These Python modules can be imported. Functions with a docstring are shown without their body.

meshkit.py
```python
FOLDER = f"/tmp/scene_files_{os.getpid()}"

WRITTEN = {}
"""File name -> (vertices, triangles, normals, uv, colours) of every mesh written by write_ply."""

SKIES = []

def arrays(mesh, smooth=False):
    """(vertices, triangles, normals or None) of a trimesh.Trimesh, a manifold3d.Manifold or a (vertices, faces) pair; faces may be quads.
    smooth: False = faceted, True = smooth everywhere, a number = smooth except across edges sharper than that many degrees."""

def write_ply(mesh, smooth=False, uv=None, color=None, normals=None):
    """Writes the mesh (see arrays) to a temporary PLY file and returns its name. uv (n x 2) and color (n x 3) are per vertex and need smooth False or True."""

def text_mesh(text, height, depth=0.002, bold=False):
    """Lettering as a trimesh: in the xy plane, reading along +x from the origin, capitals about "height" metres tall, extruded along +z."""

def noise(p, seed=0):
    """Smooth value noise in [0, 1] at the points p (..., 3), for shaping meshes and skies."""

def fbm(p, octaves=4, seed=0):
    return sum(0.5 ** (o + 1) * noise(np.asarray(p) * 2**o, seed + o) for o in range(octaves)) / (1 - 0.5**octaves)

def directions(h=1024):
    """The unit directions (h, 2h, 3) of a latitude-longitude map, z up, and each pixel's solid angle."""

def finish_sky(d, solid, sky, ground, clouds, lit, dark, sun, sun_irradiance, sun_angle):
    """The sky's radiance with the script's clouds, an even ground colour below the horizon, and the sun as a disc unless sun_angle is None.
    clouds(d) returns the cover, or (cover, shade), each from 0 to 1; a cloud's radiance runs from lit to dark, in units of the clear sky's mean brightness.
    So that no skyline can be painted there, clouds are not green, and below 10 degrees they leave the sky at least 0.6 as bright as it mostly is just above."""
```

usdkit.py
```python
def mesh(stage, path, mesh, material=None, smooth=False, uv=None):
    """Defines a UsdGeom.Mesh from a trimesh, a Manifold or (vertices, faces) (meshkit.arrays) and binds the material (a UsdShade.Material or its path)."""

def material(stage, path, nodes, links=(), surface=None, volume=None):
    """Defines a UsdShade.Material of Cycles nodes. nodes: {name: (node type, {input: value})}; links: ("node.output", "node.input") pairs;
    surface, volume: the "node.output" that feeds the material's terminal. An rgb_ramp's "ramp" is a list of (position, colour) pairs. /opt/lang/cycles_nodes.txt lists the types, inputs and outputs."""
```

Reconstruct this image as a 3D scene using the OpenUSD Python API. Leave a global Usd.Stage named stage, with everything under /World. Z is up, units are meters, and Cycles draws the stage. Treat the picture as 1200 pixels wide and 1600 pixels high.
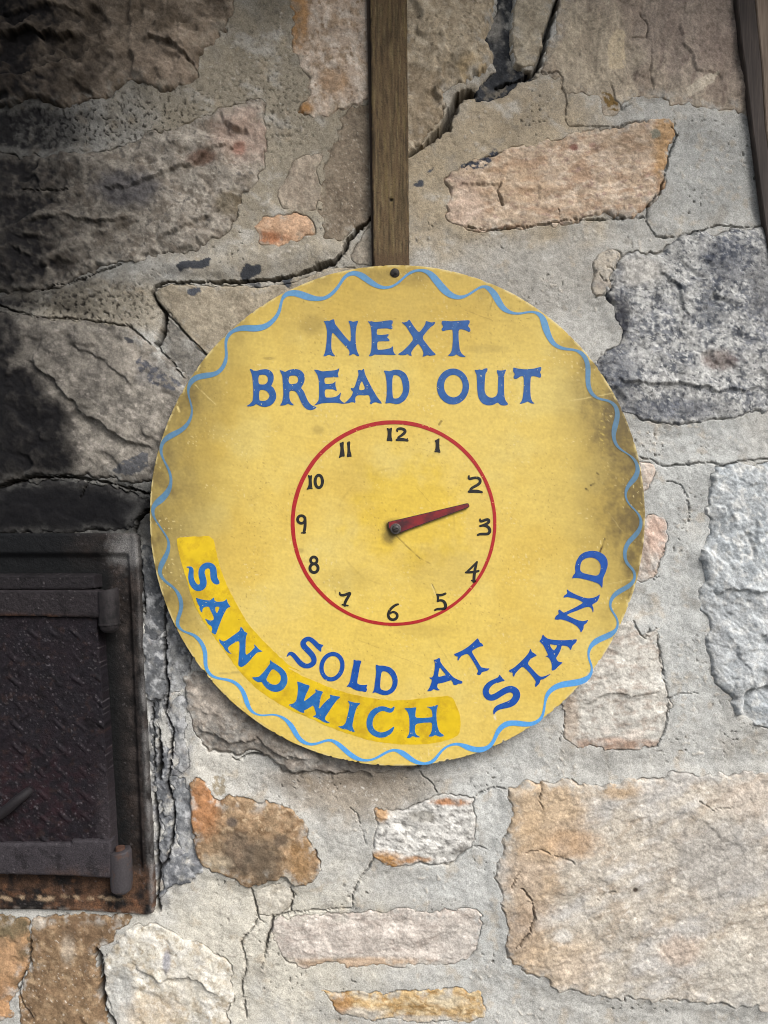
import math, numpy as np, trimesh, usdkit
from pxr import Usd, UsdGeom, UsdShade, UsdLux, Gf, Sdf, Vt
from scipy import ndimage as ndi
from PIL import Image, ImageDraw
from shapely.geometry import Polygon, Point, LineString
from shapely.ops import unary_union

stage = Usd.Stage.CreateInMemory()
UsdGeom.SetStageUpAxis(stage, UsdGeom.Tokens.z)
UsdGeom.SetStageMetersPerUnit(stage, 1.0)
UsdGeom.Xform.Define(stage, '/World')
UsdGeom.Scope.Define(stage, '/World/Looks')
# ------------------------------------------------------------------ camera, sky, sun
D = 1.20            # camera distance from the wall face, metres
cam = UsdGeom.Camera.Define(stage, '/World/camera')
cam.AddTranslateOp().Set(Gf.Vec3d(0, -D, 1.5))
cam.AddRotateXOp().Set(90.0)
cam.CreateFocalLengthAttr(24.0 * D / 1.2)
cam.CreateHorizontalApertureAttr(24.0)
cam.CreateVerticalApertureAttr(32.0)
cam.CreateClippingRangeAttr(Gf.Vec2f(0.01, 1000))
cam.CreateExposureAttr(0.95)

SUN = np.array([0.52, -0.60, 0.70]); SUN /= np.linalg.norm(SUN)
usdkit.material(stage, '/World/Looks/sky', {
    'sky': ('sky_texture', dict(sky_type='single_scattering', sun_disc=False, sun_elevation=float(math.asin(SUN[2])),
                                sun_rotation=float(math.atan2(SUN[0], SUN[1])), air_density=1.0, aerosol_density=3.0)),
    'hs': ('hsv', dict(saturation=0.45, value=1.0, fac=1.0, hue=0.5)),
    'bg': ('background_shader', dict(strength=0.11))},
    [('sky.color', 'hs.color'), ('hs.color', 'bg.color')], surface='bg.background')
dome = UsdLux.DomeLight.Define(stage, '/World/sky')
UsdShade.MaterialBindingAPI.Apply(dome.GetPrim()).Bind(UsdShade.Material.Get(stage, '/World/Looks/sky'))
dome.GetPrim().SetCustomDataByKey('kind', 'structure')
sun = UsdLux.DistantLight.Define(stage, '/World/sun')
sun.CreateNormalizeAttr(True) if hasattr(sun, 'CreateNormalizeAttr') else None
sun.GetPrim().CreateAttribute('inputs:normalize', Sdf.ValueTypeNames.Bool).Set(True)
sun.CreateIntensityAttr(0.56); sun.CreateAngleAttr(32.0); sun.CreateColorAttr(Gf.Vec3f(1, 0.988, 0.97))
sun.AddTransformOp().Set(Gf.Matrix4d().SetRotate(Gf.Rotation(Gf.Vec3d(0, 0, 1), Gf.Vec3d(*map(float, SUN)))))

# ------------------------------------------------------------------ helpers
def tag(p, label=None, category=None, group=None, kind=None):
    p = p.GetPrim() if hasattr(p, 'GetPrim') else p
    for k, v in dict(label=label, category=category, group=group, kind=kind).items():
        if v: p.SetCustomDataByKey(k, v)
    return p
NAMES = {}
def newpath(name, parent='/World'):
    n = NAMES.get((parent, name), 0); NAMES[(parent, name)] = n + 1
    return f'{parent}/{name}' + (f'_{n:03d}' if n else '')
def xf(name, parent='/World', loc=(0, 0, 0)):
    p = newpath(name, parent); x = UsdGeom.Xform.Define(stage, p)
    x.AddTranslateOp().Set(Gf.Vec3d(*map(float, loc))); ORIGIN[p] = np.array(loc, float) + ORIGIN.get(parent, 0)
    return p
ORIGIN = {'/World': np.zeros(3)}
def put(name, parent, v, f, material, smooth=True, colors=None, label=None):
    p = newpath(name, parent); o = ORIGIN.get(parent, np.zeros(3)); ORIGIN[p] = o
    m = usdkit.mesh(stage, p, (np.asarray(v) - o, f), material, smooth=smooth)
    if colors is not None:
        UsdGeom.PrimvarsAPI(m).CreatePrimvar('Cd', Sdf.ValueTypeNames.Color3fArray, 'vertex').Set(
            Vt.Vec3fArray.FromNumpy(np.ascontiguousarray(colors, np.float32)))
    if label: tag(m, label=label)
    return p
K = 0.80
def lin(c):
    c = np.asarray(c, float) / 255
    return np.where(c < 0.04045, c / 12.92, ((c + 0.055) / 1.055) ** 2.4) * K
def W(px, py, d=0.0):
    """a point that stands d mm in front of the wall face, where the photograph shows it"""
    px, py = np.asarray(px, float), np.asarray(py, float); k = (D - d / 1000) / D
    return np.stack([(px - 600) / 1000 * k, np.full(px.shape, -d / 1000), 1.5 + (800 - py) / 1000 * k], -1)

_R = np.random.RandomState(7)
_P = _R.permutation(256); _G = np.stack([np.cos(np.arange(256) * 2.399), np.sin(np.arange(256) * 2.399)], 1).astype(np.float32)
def perlin(u, v, seed):
    iu, iv = np.floor(u).astype(np.int32), np.floor(v).astype(np.int32)
    fu, fv = (u - iu).astype(np.float32), (v - iv).astype(np.float32)
    su, sv = fu * fu * fu * (fu * (fu * 6 - 15) + 10), fv * fv * fv * (fv * (fv * 6 - 15) + 10)
    def g(a, b):
        h = _P[(_P[(iu + a + seed * 31) & 255] + iv + b + seed * 17) & 255]; e = _G[h]
        return e[..., 0] * (fu - a) + e[..., 1] * (fv - b)
    x0 = g(0, 0) * (1 - su) + g(1, 0) * su
    x1 = g(0, 1) * (1 - su) + g(1, 1) * su
    return (x0 * (1 - sv) + x1 * sv) * 1.5
def fbm(X, Y, scale, seed=0, octaves=4, rough=0.5, ang=0.0, stretch=1.0, ridged=False):
    c, s = math.cos(math.radians(ang)), math.sin(math.radians(ang))
    u, v = (X * c + Y * s) / (scale * stretch), (-X * s + Y * c) / scale
    out, a, t = 0, 1.0, 0
    for o in range(octaves):
        n = perlin(u * 2 ** o + 13.7 * o, v * 2 ** o + 5.1 * o, seed + o * 3)
        out = out + a * ((1 - 2 * np.abs(n)) if ridged else n); t += a; a *= rough
    return out / t
def grain_(shape, sigma, seed):
    g = ndi.gaussian_filter(np.random.RandomState(seed).normal(0, 1, shape).astype(np.float32), sigma); return g / g.std()
def ss(a, b, x):
    t = np.clip((x - a) / (b - a), 0, 1); return t * t * (3 - 2 * t)
def mixc(c, col, m):
    return c + (np.asarray(col, np.float32) - c) * m[..., None]
def grid_mesh(X, Y, H, cells, k=None):
    """mesh of the cells (rows-1, cols-1 mask) of a height field given in mm; optional per-thing scale k about the view axis of the wall plane"""
    used = np.zeros(X.shape, bool)
    for a in (slice(0, -1), slice(1, None)):
        for b in (slice(0, -1), slice(1, None)): used[a, b] |= cells
    idx = np.full(X.shape, -1, np.int32); idx[used] = np.arange(used.sum())
    k = 1.0 if k is None else k
    v = np.stack([(X[used] - 600) / 1000 * k, -H[used] / 1000, 1.5 + (800 - Y[used]) / 1000 * k], 1)
    a, b, c, d = idx[:-1, :-1][cells], idx[:-1, 1:][cells], idx[1:, 1:][cells], idx[1:, :-1][cells]
    return v, np.vstack([np.stack([a, d, c], 1), np.stack([a, c, b], 1)]), used
def raster(poly, X0, Y0, step, shape):
    im = Image.new('L', (shape[1] * 2, shape[0] * 2)); q = [((x - X0) / step * 2 + 1, (y - Y0) / step * 2 + 1) for x, y in poly]
    ImageDraw.Draw(im).polygon(q, fill=255)
    return np.asarray(im.resize((shape[1], shape[0]), Image.BOX)) > 127
def densify(poly, d=3.0):
    p = np.asarray(poly, float); q = []
    for a, b in zip(p, np.roll(p, -1, 0)):
        n = max(1, int(np.hypot(*(b - a)) / d)); q.append(a + (b - a) * np.linspace(0, 1, n, endpoint=False)[:, None])
    return np.vstack(q)
def chaikin(p, n=1, r=0.25, closed=True):
    p = np.asarray(p, float)
    for _ in range(n):
        a, b = p, np.roll(p, -1, 0)
        q = np.stack([a * (1 - r) + b * r, a * r + b * (1 - r)], 1).reshape(-1, 2)
        p = q if closed else np.vstack([p[:1], q[1:-3], p[-1:]])
    return p
def roughen(poly, amp, seed):
    p = densify(chaikin(poly, 1, 0.15), 2.0)
    for s, a in ((40, amp * 1.7), (13, amp * 1.1), (6, amp * 0.7), (3, amp * 0.35)):
        p = p + a * np.stack([fbm(p[:, 0], p[:, 1], s, seed, 1), fbm(p[:, 0], p[:, 1], s, seed + 50, 1)], 1)
    return p

# ------------------------------------------------------------------ materials
def vmat(name, rough=0.9, spec=0.3, grain=900.0, gamp=0.25, bump=0.15, bscale=700.0, metallic=0.0, coat=0.0, bdist=0.001):
    """material of a thing whose colour is spread over its vertices, with fine grain"""
    lo, hi = 1 - gamp, 1 + gamp
    return usdkit.material(stage, '/World/Looks/' + name, {
        'a': ('attribute', dict(attribute='Cd')), 'g': ('geometry', {}),
        'n': ('noise_texture', dict(scale=grain, detail=3.0, roughness=0.65)),
        'r': ('map_range', dict(range_type='linear', from_min=0.3, from_max=0.7, to_min=lo, to_max=hi, clamp=False)),
        'm': ('mix_color', dict(blend_type='multiply', fac=1.0, use_clamp=False)),
        'b2': ('noise_texture', dict(scale=bscale, detail=4.0, roughness=0.7)),
        'bu': ('bump', dict(strength=bump, distance=bdist)),
        'rr': ('map_range', dict(from_min=0.25, from_max=0.75, to_min=max(rough - 0.12, 0), to_max=min(rough + 0.1, 1))),
        'p': ('principled_bsdf', dict(roughness=rough, specular_ior_level=spec, metallic=metallic, coat_weight=coat))},
        [('g.position', 'n.vector'), ('g.position', 'b2.vector'), ('n.fac', 'r.value'), ('a.color', 'm.a'), ('r.result', 'm.b'),
         ('m.result', 'p.base_color'), ('b2.fac', 'bu.height'), ('bu.normal', 'p.normal'), ('b2.fac', 'rr.value'), ('rr.result', 'p.roughness')], surface='p.BSDF')
def pmat(name, col, rough=0.6, spec=0.4, gamp=0.12, grain=300.0, metallic=0.0, chips=None, chipcol=None, bump=0.05, col2=None, thr=(0.5, 0.62), s2=60.0):
    """plain painted or metal material: base colour, blotches of a second colour, small chips"""
    nodes = {'g': ('geometry', {}), 'n': ('noise_texture', dict(scale=grain, detail=4.0, roughness=0.6)),
             'r': ('map_range', dict(from_min=0.3, from_max=0.7, to_min=1 - gamp, to_max=1 + gamp, clamp=False)),
             'm': ('mix_color', dict(blend_type='multiply', fac=1.0, a=lin(col), use_clamp=False)),
             'bu': ('bump', dict(strength=bump, distance=0.001)),
             'p': ('principled_bsdf', dict(roughness=rough, specular_ior_level=spec, metallic=metallic))}
    links = [('g.position', 'n.vector'), ('n.fac', 'r.value'), ('r.result', 'm.b'), ('n.fac', 'bu.height'), ('bu.normal', 'p.normal')]
    last = 'm.result'
    if col2 is not None:
        nodes['n2'] = ('noise_texture', dict(scale=s2, detail=5.0, roughness=0.62)); nodes['t2'] = ('map_range', dict(from_min=thr[0], from_max=thr[1], to_min=0, to_max=1, clamp=True))
        nodes['x2'] = ('mix_color', dict(blend_type='mix', b=lin(col2)))
        links += [('g.position', 'n2.vector'), ('n2.fac', 't2.value'), ('t2.result', 'x2.fac'), (last, 'x2.a')]; last = 'x2.result'
    if chips:
        nodes['n3'] = ('noise_texture', dict(scale=chips[0], detail=2.0, roughness=0.5)); nodes['t3'] = ('map_range', dict(from_min=chips[1], from_max=chips[1] + 0.02, to_min=0, to_max=1, clamp=True))
        nodes['x3'] = ('mix_color', dict(blend_type='mix', b=lin(chipcol)))
        links += [('g.position', 'n3.vector'), ('n3.fac', 't3.value'), ('t3.result', 'x3.fac'), (last, 'x3.a')]; last = 'x3.result'
    return usdkit.material(stage, '/World/Looks/' + name, nodes, links + [(last, 'p.base_color')], surface='p.BSDF')
M_MORTAR = vmat('mortar', 0.95, 0.06, 560, 0.34, 0.45, 500, bdist=0.0015)
M_STONE = vmat('stone', 0.9, 0.07, 430, 0.28, 0.5, 330, bdist=0.0014)
M_BOARD = vmat('sign_paint', 0.50, 0.22, 240, 0.07, 0.10, 260)
M_IRON = vmat('iron', 0.7, 0.14, 600, 0.6, 0.8, 480, bdist=0.0016)
M_BLUE = pmat('blue_lettering', (36, 82, 142), 0.5, 0.3, 0.16, 130, col2=(56, 98, 150), thr=(0.5, 0.72), s2=70.0, chips=(330, 0.715), chipcol=(205, 190, 130))
M_BLUE2 = pmat('bright_blue_lettering', (16, 70, 148), 0.5, 0.3, 0.16, 130, col2=(30, 84, 154), thr=(0.5, 0.72), s2=70.0, chips=(330, 0.72), chipcol=(205, 190, 130))
M_BLUE3 = pmat('band_blue_lettering', (30, 94, 158), 0.5, 0.3, 0.16, 130, col2=(50, 108, 160), thr=(0.5, 0.72), s2=70.0, chips=(330, 0.715), chipcol=(225, 200, 100))
M_BLACK = pmat('black_numerals', (26, 25, 23), 0.55, 0.3, 0.2, 200, chips=(420, 0.70), chipcol=(165, 145, 80))
M_RED = pmat('red_ring', (160, 30, 33), 0.5, 0.3, 0.08, 150, chips=(300, 0.725), chipcol=(215, 180, 110))

# ------------------------------------------------------------------ the wall's height field
STEP = 1.6
X0, Y0, X1, Y1 = -70, -70, 1272, 1672
xs, ys = np.arange(X0, X1, STEP), np.arange(Y0, Y1, STEP)
X, Y = np.meshgrid(xs.astype(np.float32), ys.astype(np.float32))
SH = X.shape
def gauss(x, y, rx, ry=None, ang=0):
    ry = ry or rx; c, s = math.cos(math.radians(ang)), math.sin(math.radians(ang))
    return lambda A, B: np.exp(-(((A - x) * c + (B - y) * s) / rx) ** 2 - ((-(A - x) * s + (B - y) * c) / ry) ** 2)
def polymask(poly, soft, amp=3.0, seed=1):
    m = raster(roughen(poly, amp, seed), X0, Y0, STEP, SH).astype(np.float32)
    return ndi.gaussian_filter(m, soft / STEP)
# sooty black from the oven, plus upper-left shade painted into the same mask
soot_shade = polymask([(-80, 520), (5, 548), (45, 580), (85, 612), (108, 645), (118, 700), (125, 738), (205, 742), (238, 765), (238, 850), (-80, 850)], 15, 16, 3)
soot_shade = np.maximum(soot_shade, 0.80 * ss(0.15, 0.9, gauss(-70, 390, 150, 210)(X, Y) + 0.25 * fbm(X, Y, 60, 5)))
soot_shade = np.maximum(soot_shade, 0.62 * ss(0.1, 1.0, gauss(-60, 130, 260, 150)(X, Y) + 0.28 * fbm(X, Y, 45, 6)))
soot_shade = np.maximum(soot_shade, 0.45 * ss(0.15, 1.0, gauss(40, 560, 200, 170)(X, Y) + 0.35 * fbm(X, Y, 40, 8)))
soot_shade = np.maximum(soot_shade, 0.55 * ss(0.2, 0.9, gauss(170, 330, 60, 42)(X, Y) + 0.4 * fbm(X, Y, 25, 9)) * (Y < 460))
soot_shade = np.maximum(soot_shade, 0.35 * ss(0.1, 1.0, gauss(330, -20, 160, 90)(X, Y) + 0.3 * fbm(X, Y, 40, 10)))
soot_shade = np.maximum(soot_shade, ss(400, -40, X + 80 * fbm(X, Y, 70, 13, 5, 0.6)) * 0.97 * ss(570, 440, Y + 40 * fbm(X, Y, 50, 14, 3)))
soot_shade = np.maximum(soot_shade, 0.97 * ss(120, -20, X + 50 * fbm(X, Y, 40, 15, 4)) * (Y < 860)); soot_shade = np.maximum(soot_shade, 0.55 * gauss(235, 800, 22, 60)(X, Y))
soot_shade = np.clip(soot_shade * 1.12 * (1 + 0.14 * fbm(X, Y, 9, 12, 3)), 0, 0.982)
SOOT_SHADE_C = lin((19, 19, 21))

# cracks: (width mm, depth mm, points)
CR = [
 (9, 34, [(584, 338), (560, 358), (543, 376), (536, 396), (520, 410), (492, 420)]),
 (5, 26, [(492, 420), (462, 430), (430, 437), (395, 440), (350, 441)]), (4, 20, [(350, 441), (300, 441), (262, 441), (244, 446), (238, 458), (246, 474)]),
 (7, 26, [(246, 474), (256, 486), (258, 505), (252, 525), (243, 538)]),
 (2.6, 12, [(258, 488), (270, 500), (296, 528), (322, 552)]), (2.6, 10, [(243, 538), (260, 556), (290, 592)]), (2.5, 8, [(0, 478), (60, 498), (130, 500), (205, 512), (236, 538)]),
 (9, 34, [(884, -60), (874, -10), (864, 22), (856, 45), (848, 78), (842, 100), (834, 112)]), (7, 26, [(834, 112), (812, 122), (790, 128), (776, 134)]),
 (17, 42, [(738, 142), (720, 150), (708, 168), (701, 188), (698, 200)]), (10, 36, [(702, 182), (690, 205), (672, 222), (655, 234)]), (6, 24, [(655, 234), (636, 248)]),
 (1.8, 6, [(836, 112), (850, 113), (872, 114), (878, 122), (879, 140), (886, 152), (884, 176), (882, 188), (890, 196), (920, 199), (962, 198), (990, 192)]),
 (2.6, 9, [(1048, 200), (1056, 212), (1046, 240), (1036, 280), (1028, 305), (1010, 324)]),
 (2.2, 8, [(730, 356), (762, 362), (800, 358), (850, 352), (900, 344), (950, 344), (1008, 341)]), (2, 7, [(1009, 326), (1012, 350), (1024, 370), (1060, 371), (1095, 362), (1120, 352), (1160, 356), (1200, 354)]),
 (2.4, 7, [(1000, 714), (1016, 718), (1036, 728), (1066, 726), (1100, 722), (1126, 727), (1160, 720), (1200, 717)]),
 (1.6, 5, [(1042, 752), (1062, 756), (1072, 770), (1078, 795), (1076, 815)]), (1.8, 6, [(990, 970), (998, 992), (1008, 998), (1014, 985), (1014, 982)]),
 (2, 6, [(1024, 980), (1029, 1015), (1036, 1050), (1043, 1085), (1041, 1130), (1026, 1165)]), (1.4, 4, [(1030, 900), (1022, 905), (1032, 870), (1040, 850)]),
 (1.4, 4, [(1045, 1090), (1060, 1084), (1090, 1082)]), (1.4, 4, [(882, 1130), (876, 1150), (872, 1160)]),
 (1.8, 6, [(650, 1196), (662, 1212), (676, 1224), (684, 1238)]), (1.6, 5, [(740, 1244), (756, 1236), (772, 1230), (790, 1232)]), (1.5, 4, [(740, 1322), (760, 1326)]),
 (2, 7, [(584, 1340), (576, 1356), (560, 1378), (552, 1396), (549, 1418), (500, 1422), (458, 1426)]), (1.5, 4, [(548, 1262), (558, 1272), (566, 1300), (572, 1318)]),
 (2.4, 9, [(452, 1384), (459, 1400), (455, 1424), (440, 1430), (428, 1434)]), (3.4, 12, [(428, 1434), (424, 1450), (418, 1468), (414, 1490)]), (1.6, 5, [(414, 1490), (408, 1512)]),
 (2.2, 8, [(393, 1384), (398, 1408), (403, 1432), (398, 1446), (384, 1462), (376, 1472), (382, 1490), (385, 1512), (378, 1540), (382, 1560), (384, 1592)]), (1.6, 5, [(400, 1432), (412, 1444)]),
 (10, 26, [(153, 1486), (157, 1510), (160, 1540), (162, 1566), (170, 1586), (180, 1600), (186, 1640)]), (3, 10, [(50, 1466), (48, 1500), (36, 1525), (30, 1550), (38, 1570), (52, 1590)]),
 (4, 22, [(262, 900), (260, 940), (258, 980), (260, 1030), (263, 1078), (258, 1110), (270, 1140), (268, 1180), (262, 1225), (272, 1260), (270, 1310), (262, 1345), (250, 1356)]),
 (6, 20, [(243, 1240), (246, 1300), (248, 1370), (247, 1424)]), (3, 12, [(238, 1100), (240, 1150), (242, 1200)]),
 (9, 22, [(250, 1140), (252, 1180), (250, 1215)]), (3, 12, [(216, 840), (222, 900), (226, 960)]),
 (3, 10, [(362, 1184), (370, 1188), (386, 1178), (410, 1178)]), (4, 14, [(-60, 764), (0, 760), (30, 752), (56, 746), (110, 746), (150, 750), (190, 760), (236, 772)]), (2, 8, [(140, 752), (132, 768), (128, 778)]),
 (6, 30, [(212, 830), (216, 815), (226, 802), (240, 796)]), (2, 8, [(40, 300), (70, 302), (110, 300)]), (2, 8, [(60, 455), (110, 442), (150, 428), (190, 412)]),
 (2.2, 5, [(798, 1386), (806, 1368), (812, 1360)]), (3, 7, [(816, 1386), (830, 1405), (834, 1430), (826, 1455), (805, 1478)]), (2, 4, [(820, 1330), (845, 1325), (870, 1335), (895, 1345)]), (2, 4, [(930, 1400), (945, 1390), (960, 1388)]), (2, 4, [(845, 1228), (842, 1250), (846, 1262)]), (2, 4, [(1090, 1250), (1110, 1262), (1140, 1258)]),
 (3, 6, [(784, 322), (775, 300), (782, 290)]), (2, 4, [(870, 330), (872, 344)]), (3, 5, [(985, 160), (972, 170), (960, 150), (955, 128)]), (2.2, 5, [(1000, 20), (1014, 40), (1012, 56), (985, 60)]), (2, 4, [(1018, 70), (1016, 110), (1022, 140)]),
 (1.5, 5, [(946, 420), (958, 424), (966, 408), (976, 398)]), (2.0, 6, [(934, 430), (944, 440), (955, 440), (956, 450), (946, 462), (930, 466)]),
]
crack = np.zeros(SH, np.float32); crackin = np.zeros(SH, np.float32)
WXc = X + 2.6 * fbm(X, Y, 16, 21, 2) + 1.2 * fbm(X, Y, 5, 22, 1); WYc = Y + 2.6 * fbm(X, Y, 16, 23, 2) + 1.2 * fbm(X, Y, 5, 24, 1)
for n, (w, dep, pts) in enumerate(CR):
    p = np.array(pts, float); lo, hi = p.min(0) - w - 14, p.max(0) + w + 14
    c0, c1 = max(0, int((lo[0] - X0) / STEP)), min(SH[1], int((hi[0] - X0) / STEP) + 1); r0, r1 = max(0, int((lo[1] - Y0) / STEP)), min(SH[0], int((hi[1] - Y0) / STEP) + 1)
    if c1 <= c0 or r1 <= r0: continue
    A, B = WXc[r0:r1, c0:c1], WYc[r0:r1, c0:c1]; dist = np.full(A.shape, 1e3, np.float32)
    for a, b in zip(p[:-1], p[1:]):
        e = b - a; t = np.clip(((A - a[0]) * e[0] + (B - a[1]) * e[1]) / (e @ e), 0, 1)
        dist = np.minimum(dist, np.hypot(A - a[0] - t * e[0], B - a[1] - t * e[1]))
    hw = w / 2 * np.clip(0.85 + 1.3 * fbm(A, B, 24, 30 + n, 3, 0.65), 0.12, 1.9) + 0.15
    prof = dep * ss(1.0, 0.25, dist / np.maximum(hw, 0.5))
    prof = np.maximum(prof, min(3.5, dep * 0.35) * ss(hw + 5.5, hw + 0.5, dist) * ss(0.05, 0.35, fbm(A, B, 15, 330 + n, 3, 0.6)))      # crumbled lips
    crack[r0:r1, c0:c1] = np.maximum(crack[r0:r1, c0:c1], prof)
    crackin[r0:r1, c0:c1] = np.maximum(crackin[r0:r1, c0:c1], ss(1.3, 0.7, dist / np.maximum(hw, 0.5)) * min(1, dep / 10))

# ledges: the rock above the line (walking it from left to right) stands proud and falls back slowly; height mm, width mm
LEDGE = [(10, 46, [(226, 62), (258, 74), (286, 88), (304, 106), (314, 122)]), (14, 40, [(-60, 78), (10, 66), (50, 58), (100, 70), (136, 62)]), (9, 36, [(206, 70), (150, 86), (100, 106), (50, 126), (-20, 142)]), (6, 26, [(330, 30), (290, 50), (240, 44), (190, 56)]),
 (7, 30, [(-40, 26), (30, 34), (90, 24), (160, 38)]), (6, 26, [(150, 300), (200, 296), (250, 278), (300, 262), (340, 236), (396, 226)]), (6, 30, [(40, 352), (100, 340), (150, 350), (220, 342)]), (5, 20, [(240, 380), (300, 356), (352, 322), (372, 300)]), (4, 18, [(352, 240), (330, 262), (300, 270)]),
 (7, 44, [(40, 560), (90, 596), (140, 650), (200, 690), (250, 704)]), (4, 30, [(110, 540), (160, 560), (220, 610)]), (6, 22, [(300, 1130), (360, 1160), (404, 1150), (440, 1176), (500, 1186)]), (4, 16, [(700, 300), (720, 290), (760, 292), (800, 280)]), (3, 18, [(720, 345), (722, 320), (732, 300)]), (5, 30, [(1050, 262), (1000, 290), (960, 300), (900, 318), (870, 330)]),
 (5, 30, [(660, 160), (690, 130), (700, 90), (690, 40)]), (4, 24, [(1060, 20), (1070, 70), (1090, 110), (1140, 120)]), (5, 30, [(950, 590), (1000, 602), (1060, 600), (1120, 612), (1200, 606)]), (5, 26, [(1020, 420), (1060, 450), (1070, 510)]), (5, 26, [(200, 1500), (250, 1530), (300, 1520), (350, 1560)]), (4, 22, [(900, 1100), (950, 1080), (1000, 1086), (1040, 1070)]),
 (5, 40, [(1112, 930), (1140, 918), (1180, 926), (1240, 910)])]
ledge = np.zeros(SH, np.float32)
for hgt, wid, pts in LEDGE:
    p = np.array(pts, float); lo, hi = p.min(0) - wid * 2.5, p.max(0) + wid * 2.5
    c0, c1 = max(0, int((lo[0] - X0) / STEP)), min(SH[1], int((hi[0] - X0) / STEP) + 1); r0, r1 = max(0, int((lo[1] - Y0) / STEP)), min(SH[0], int((hi[1] - Y0) / STEP) + 1)
    A, B = X[r0:r1, c0:c1] + 9 * fbm(X[r0:r1, c0:c1], Y[r0:r1, c0:c1], 24, 25, 4, 0.62), Y[r0:r1, c0:c1] + 9 * fbm(X[r0:r1, c0:c1], Y[r0:r1, c0:c1], 24, 26, 4, 0.62); best = np.full(A.shape, 1e4, np.float32); side = np.zeros(A.shape, np.float32); along = np.zeros(A.shape, np.float32)
    for q, (a, b) in enumerate(zip(p[:-1], p[1:])):
        e = b - a; t = np.clip(((A - a[0]) * e[0] + (B - a[1]) * e[1]) / (e @ e), 0, 1); dd = np.hypot(A - a[0] - t * e[0], B - a[1] - t * e[1])
        m = dd < best; best = np.where(m, dd, best); side = np.where(m, e[0] * (B - a[1]) - e[1] * (A - a[0]), side); along = np.where(m, (q + t) / (len(p) - 1), along)
    ledge[r0:r1, c0:c1] += hgt * np.exp(-best / wid) * ss(1.5, -1.5, np.where(side > 0, best, -best)) * ss(0, 0.15, along) * ss(1, 0.85, along) * (best < wid * 2.4)

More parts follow.
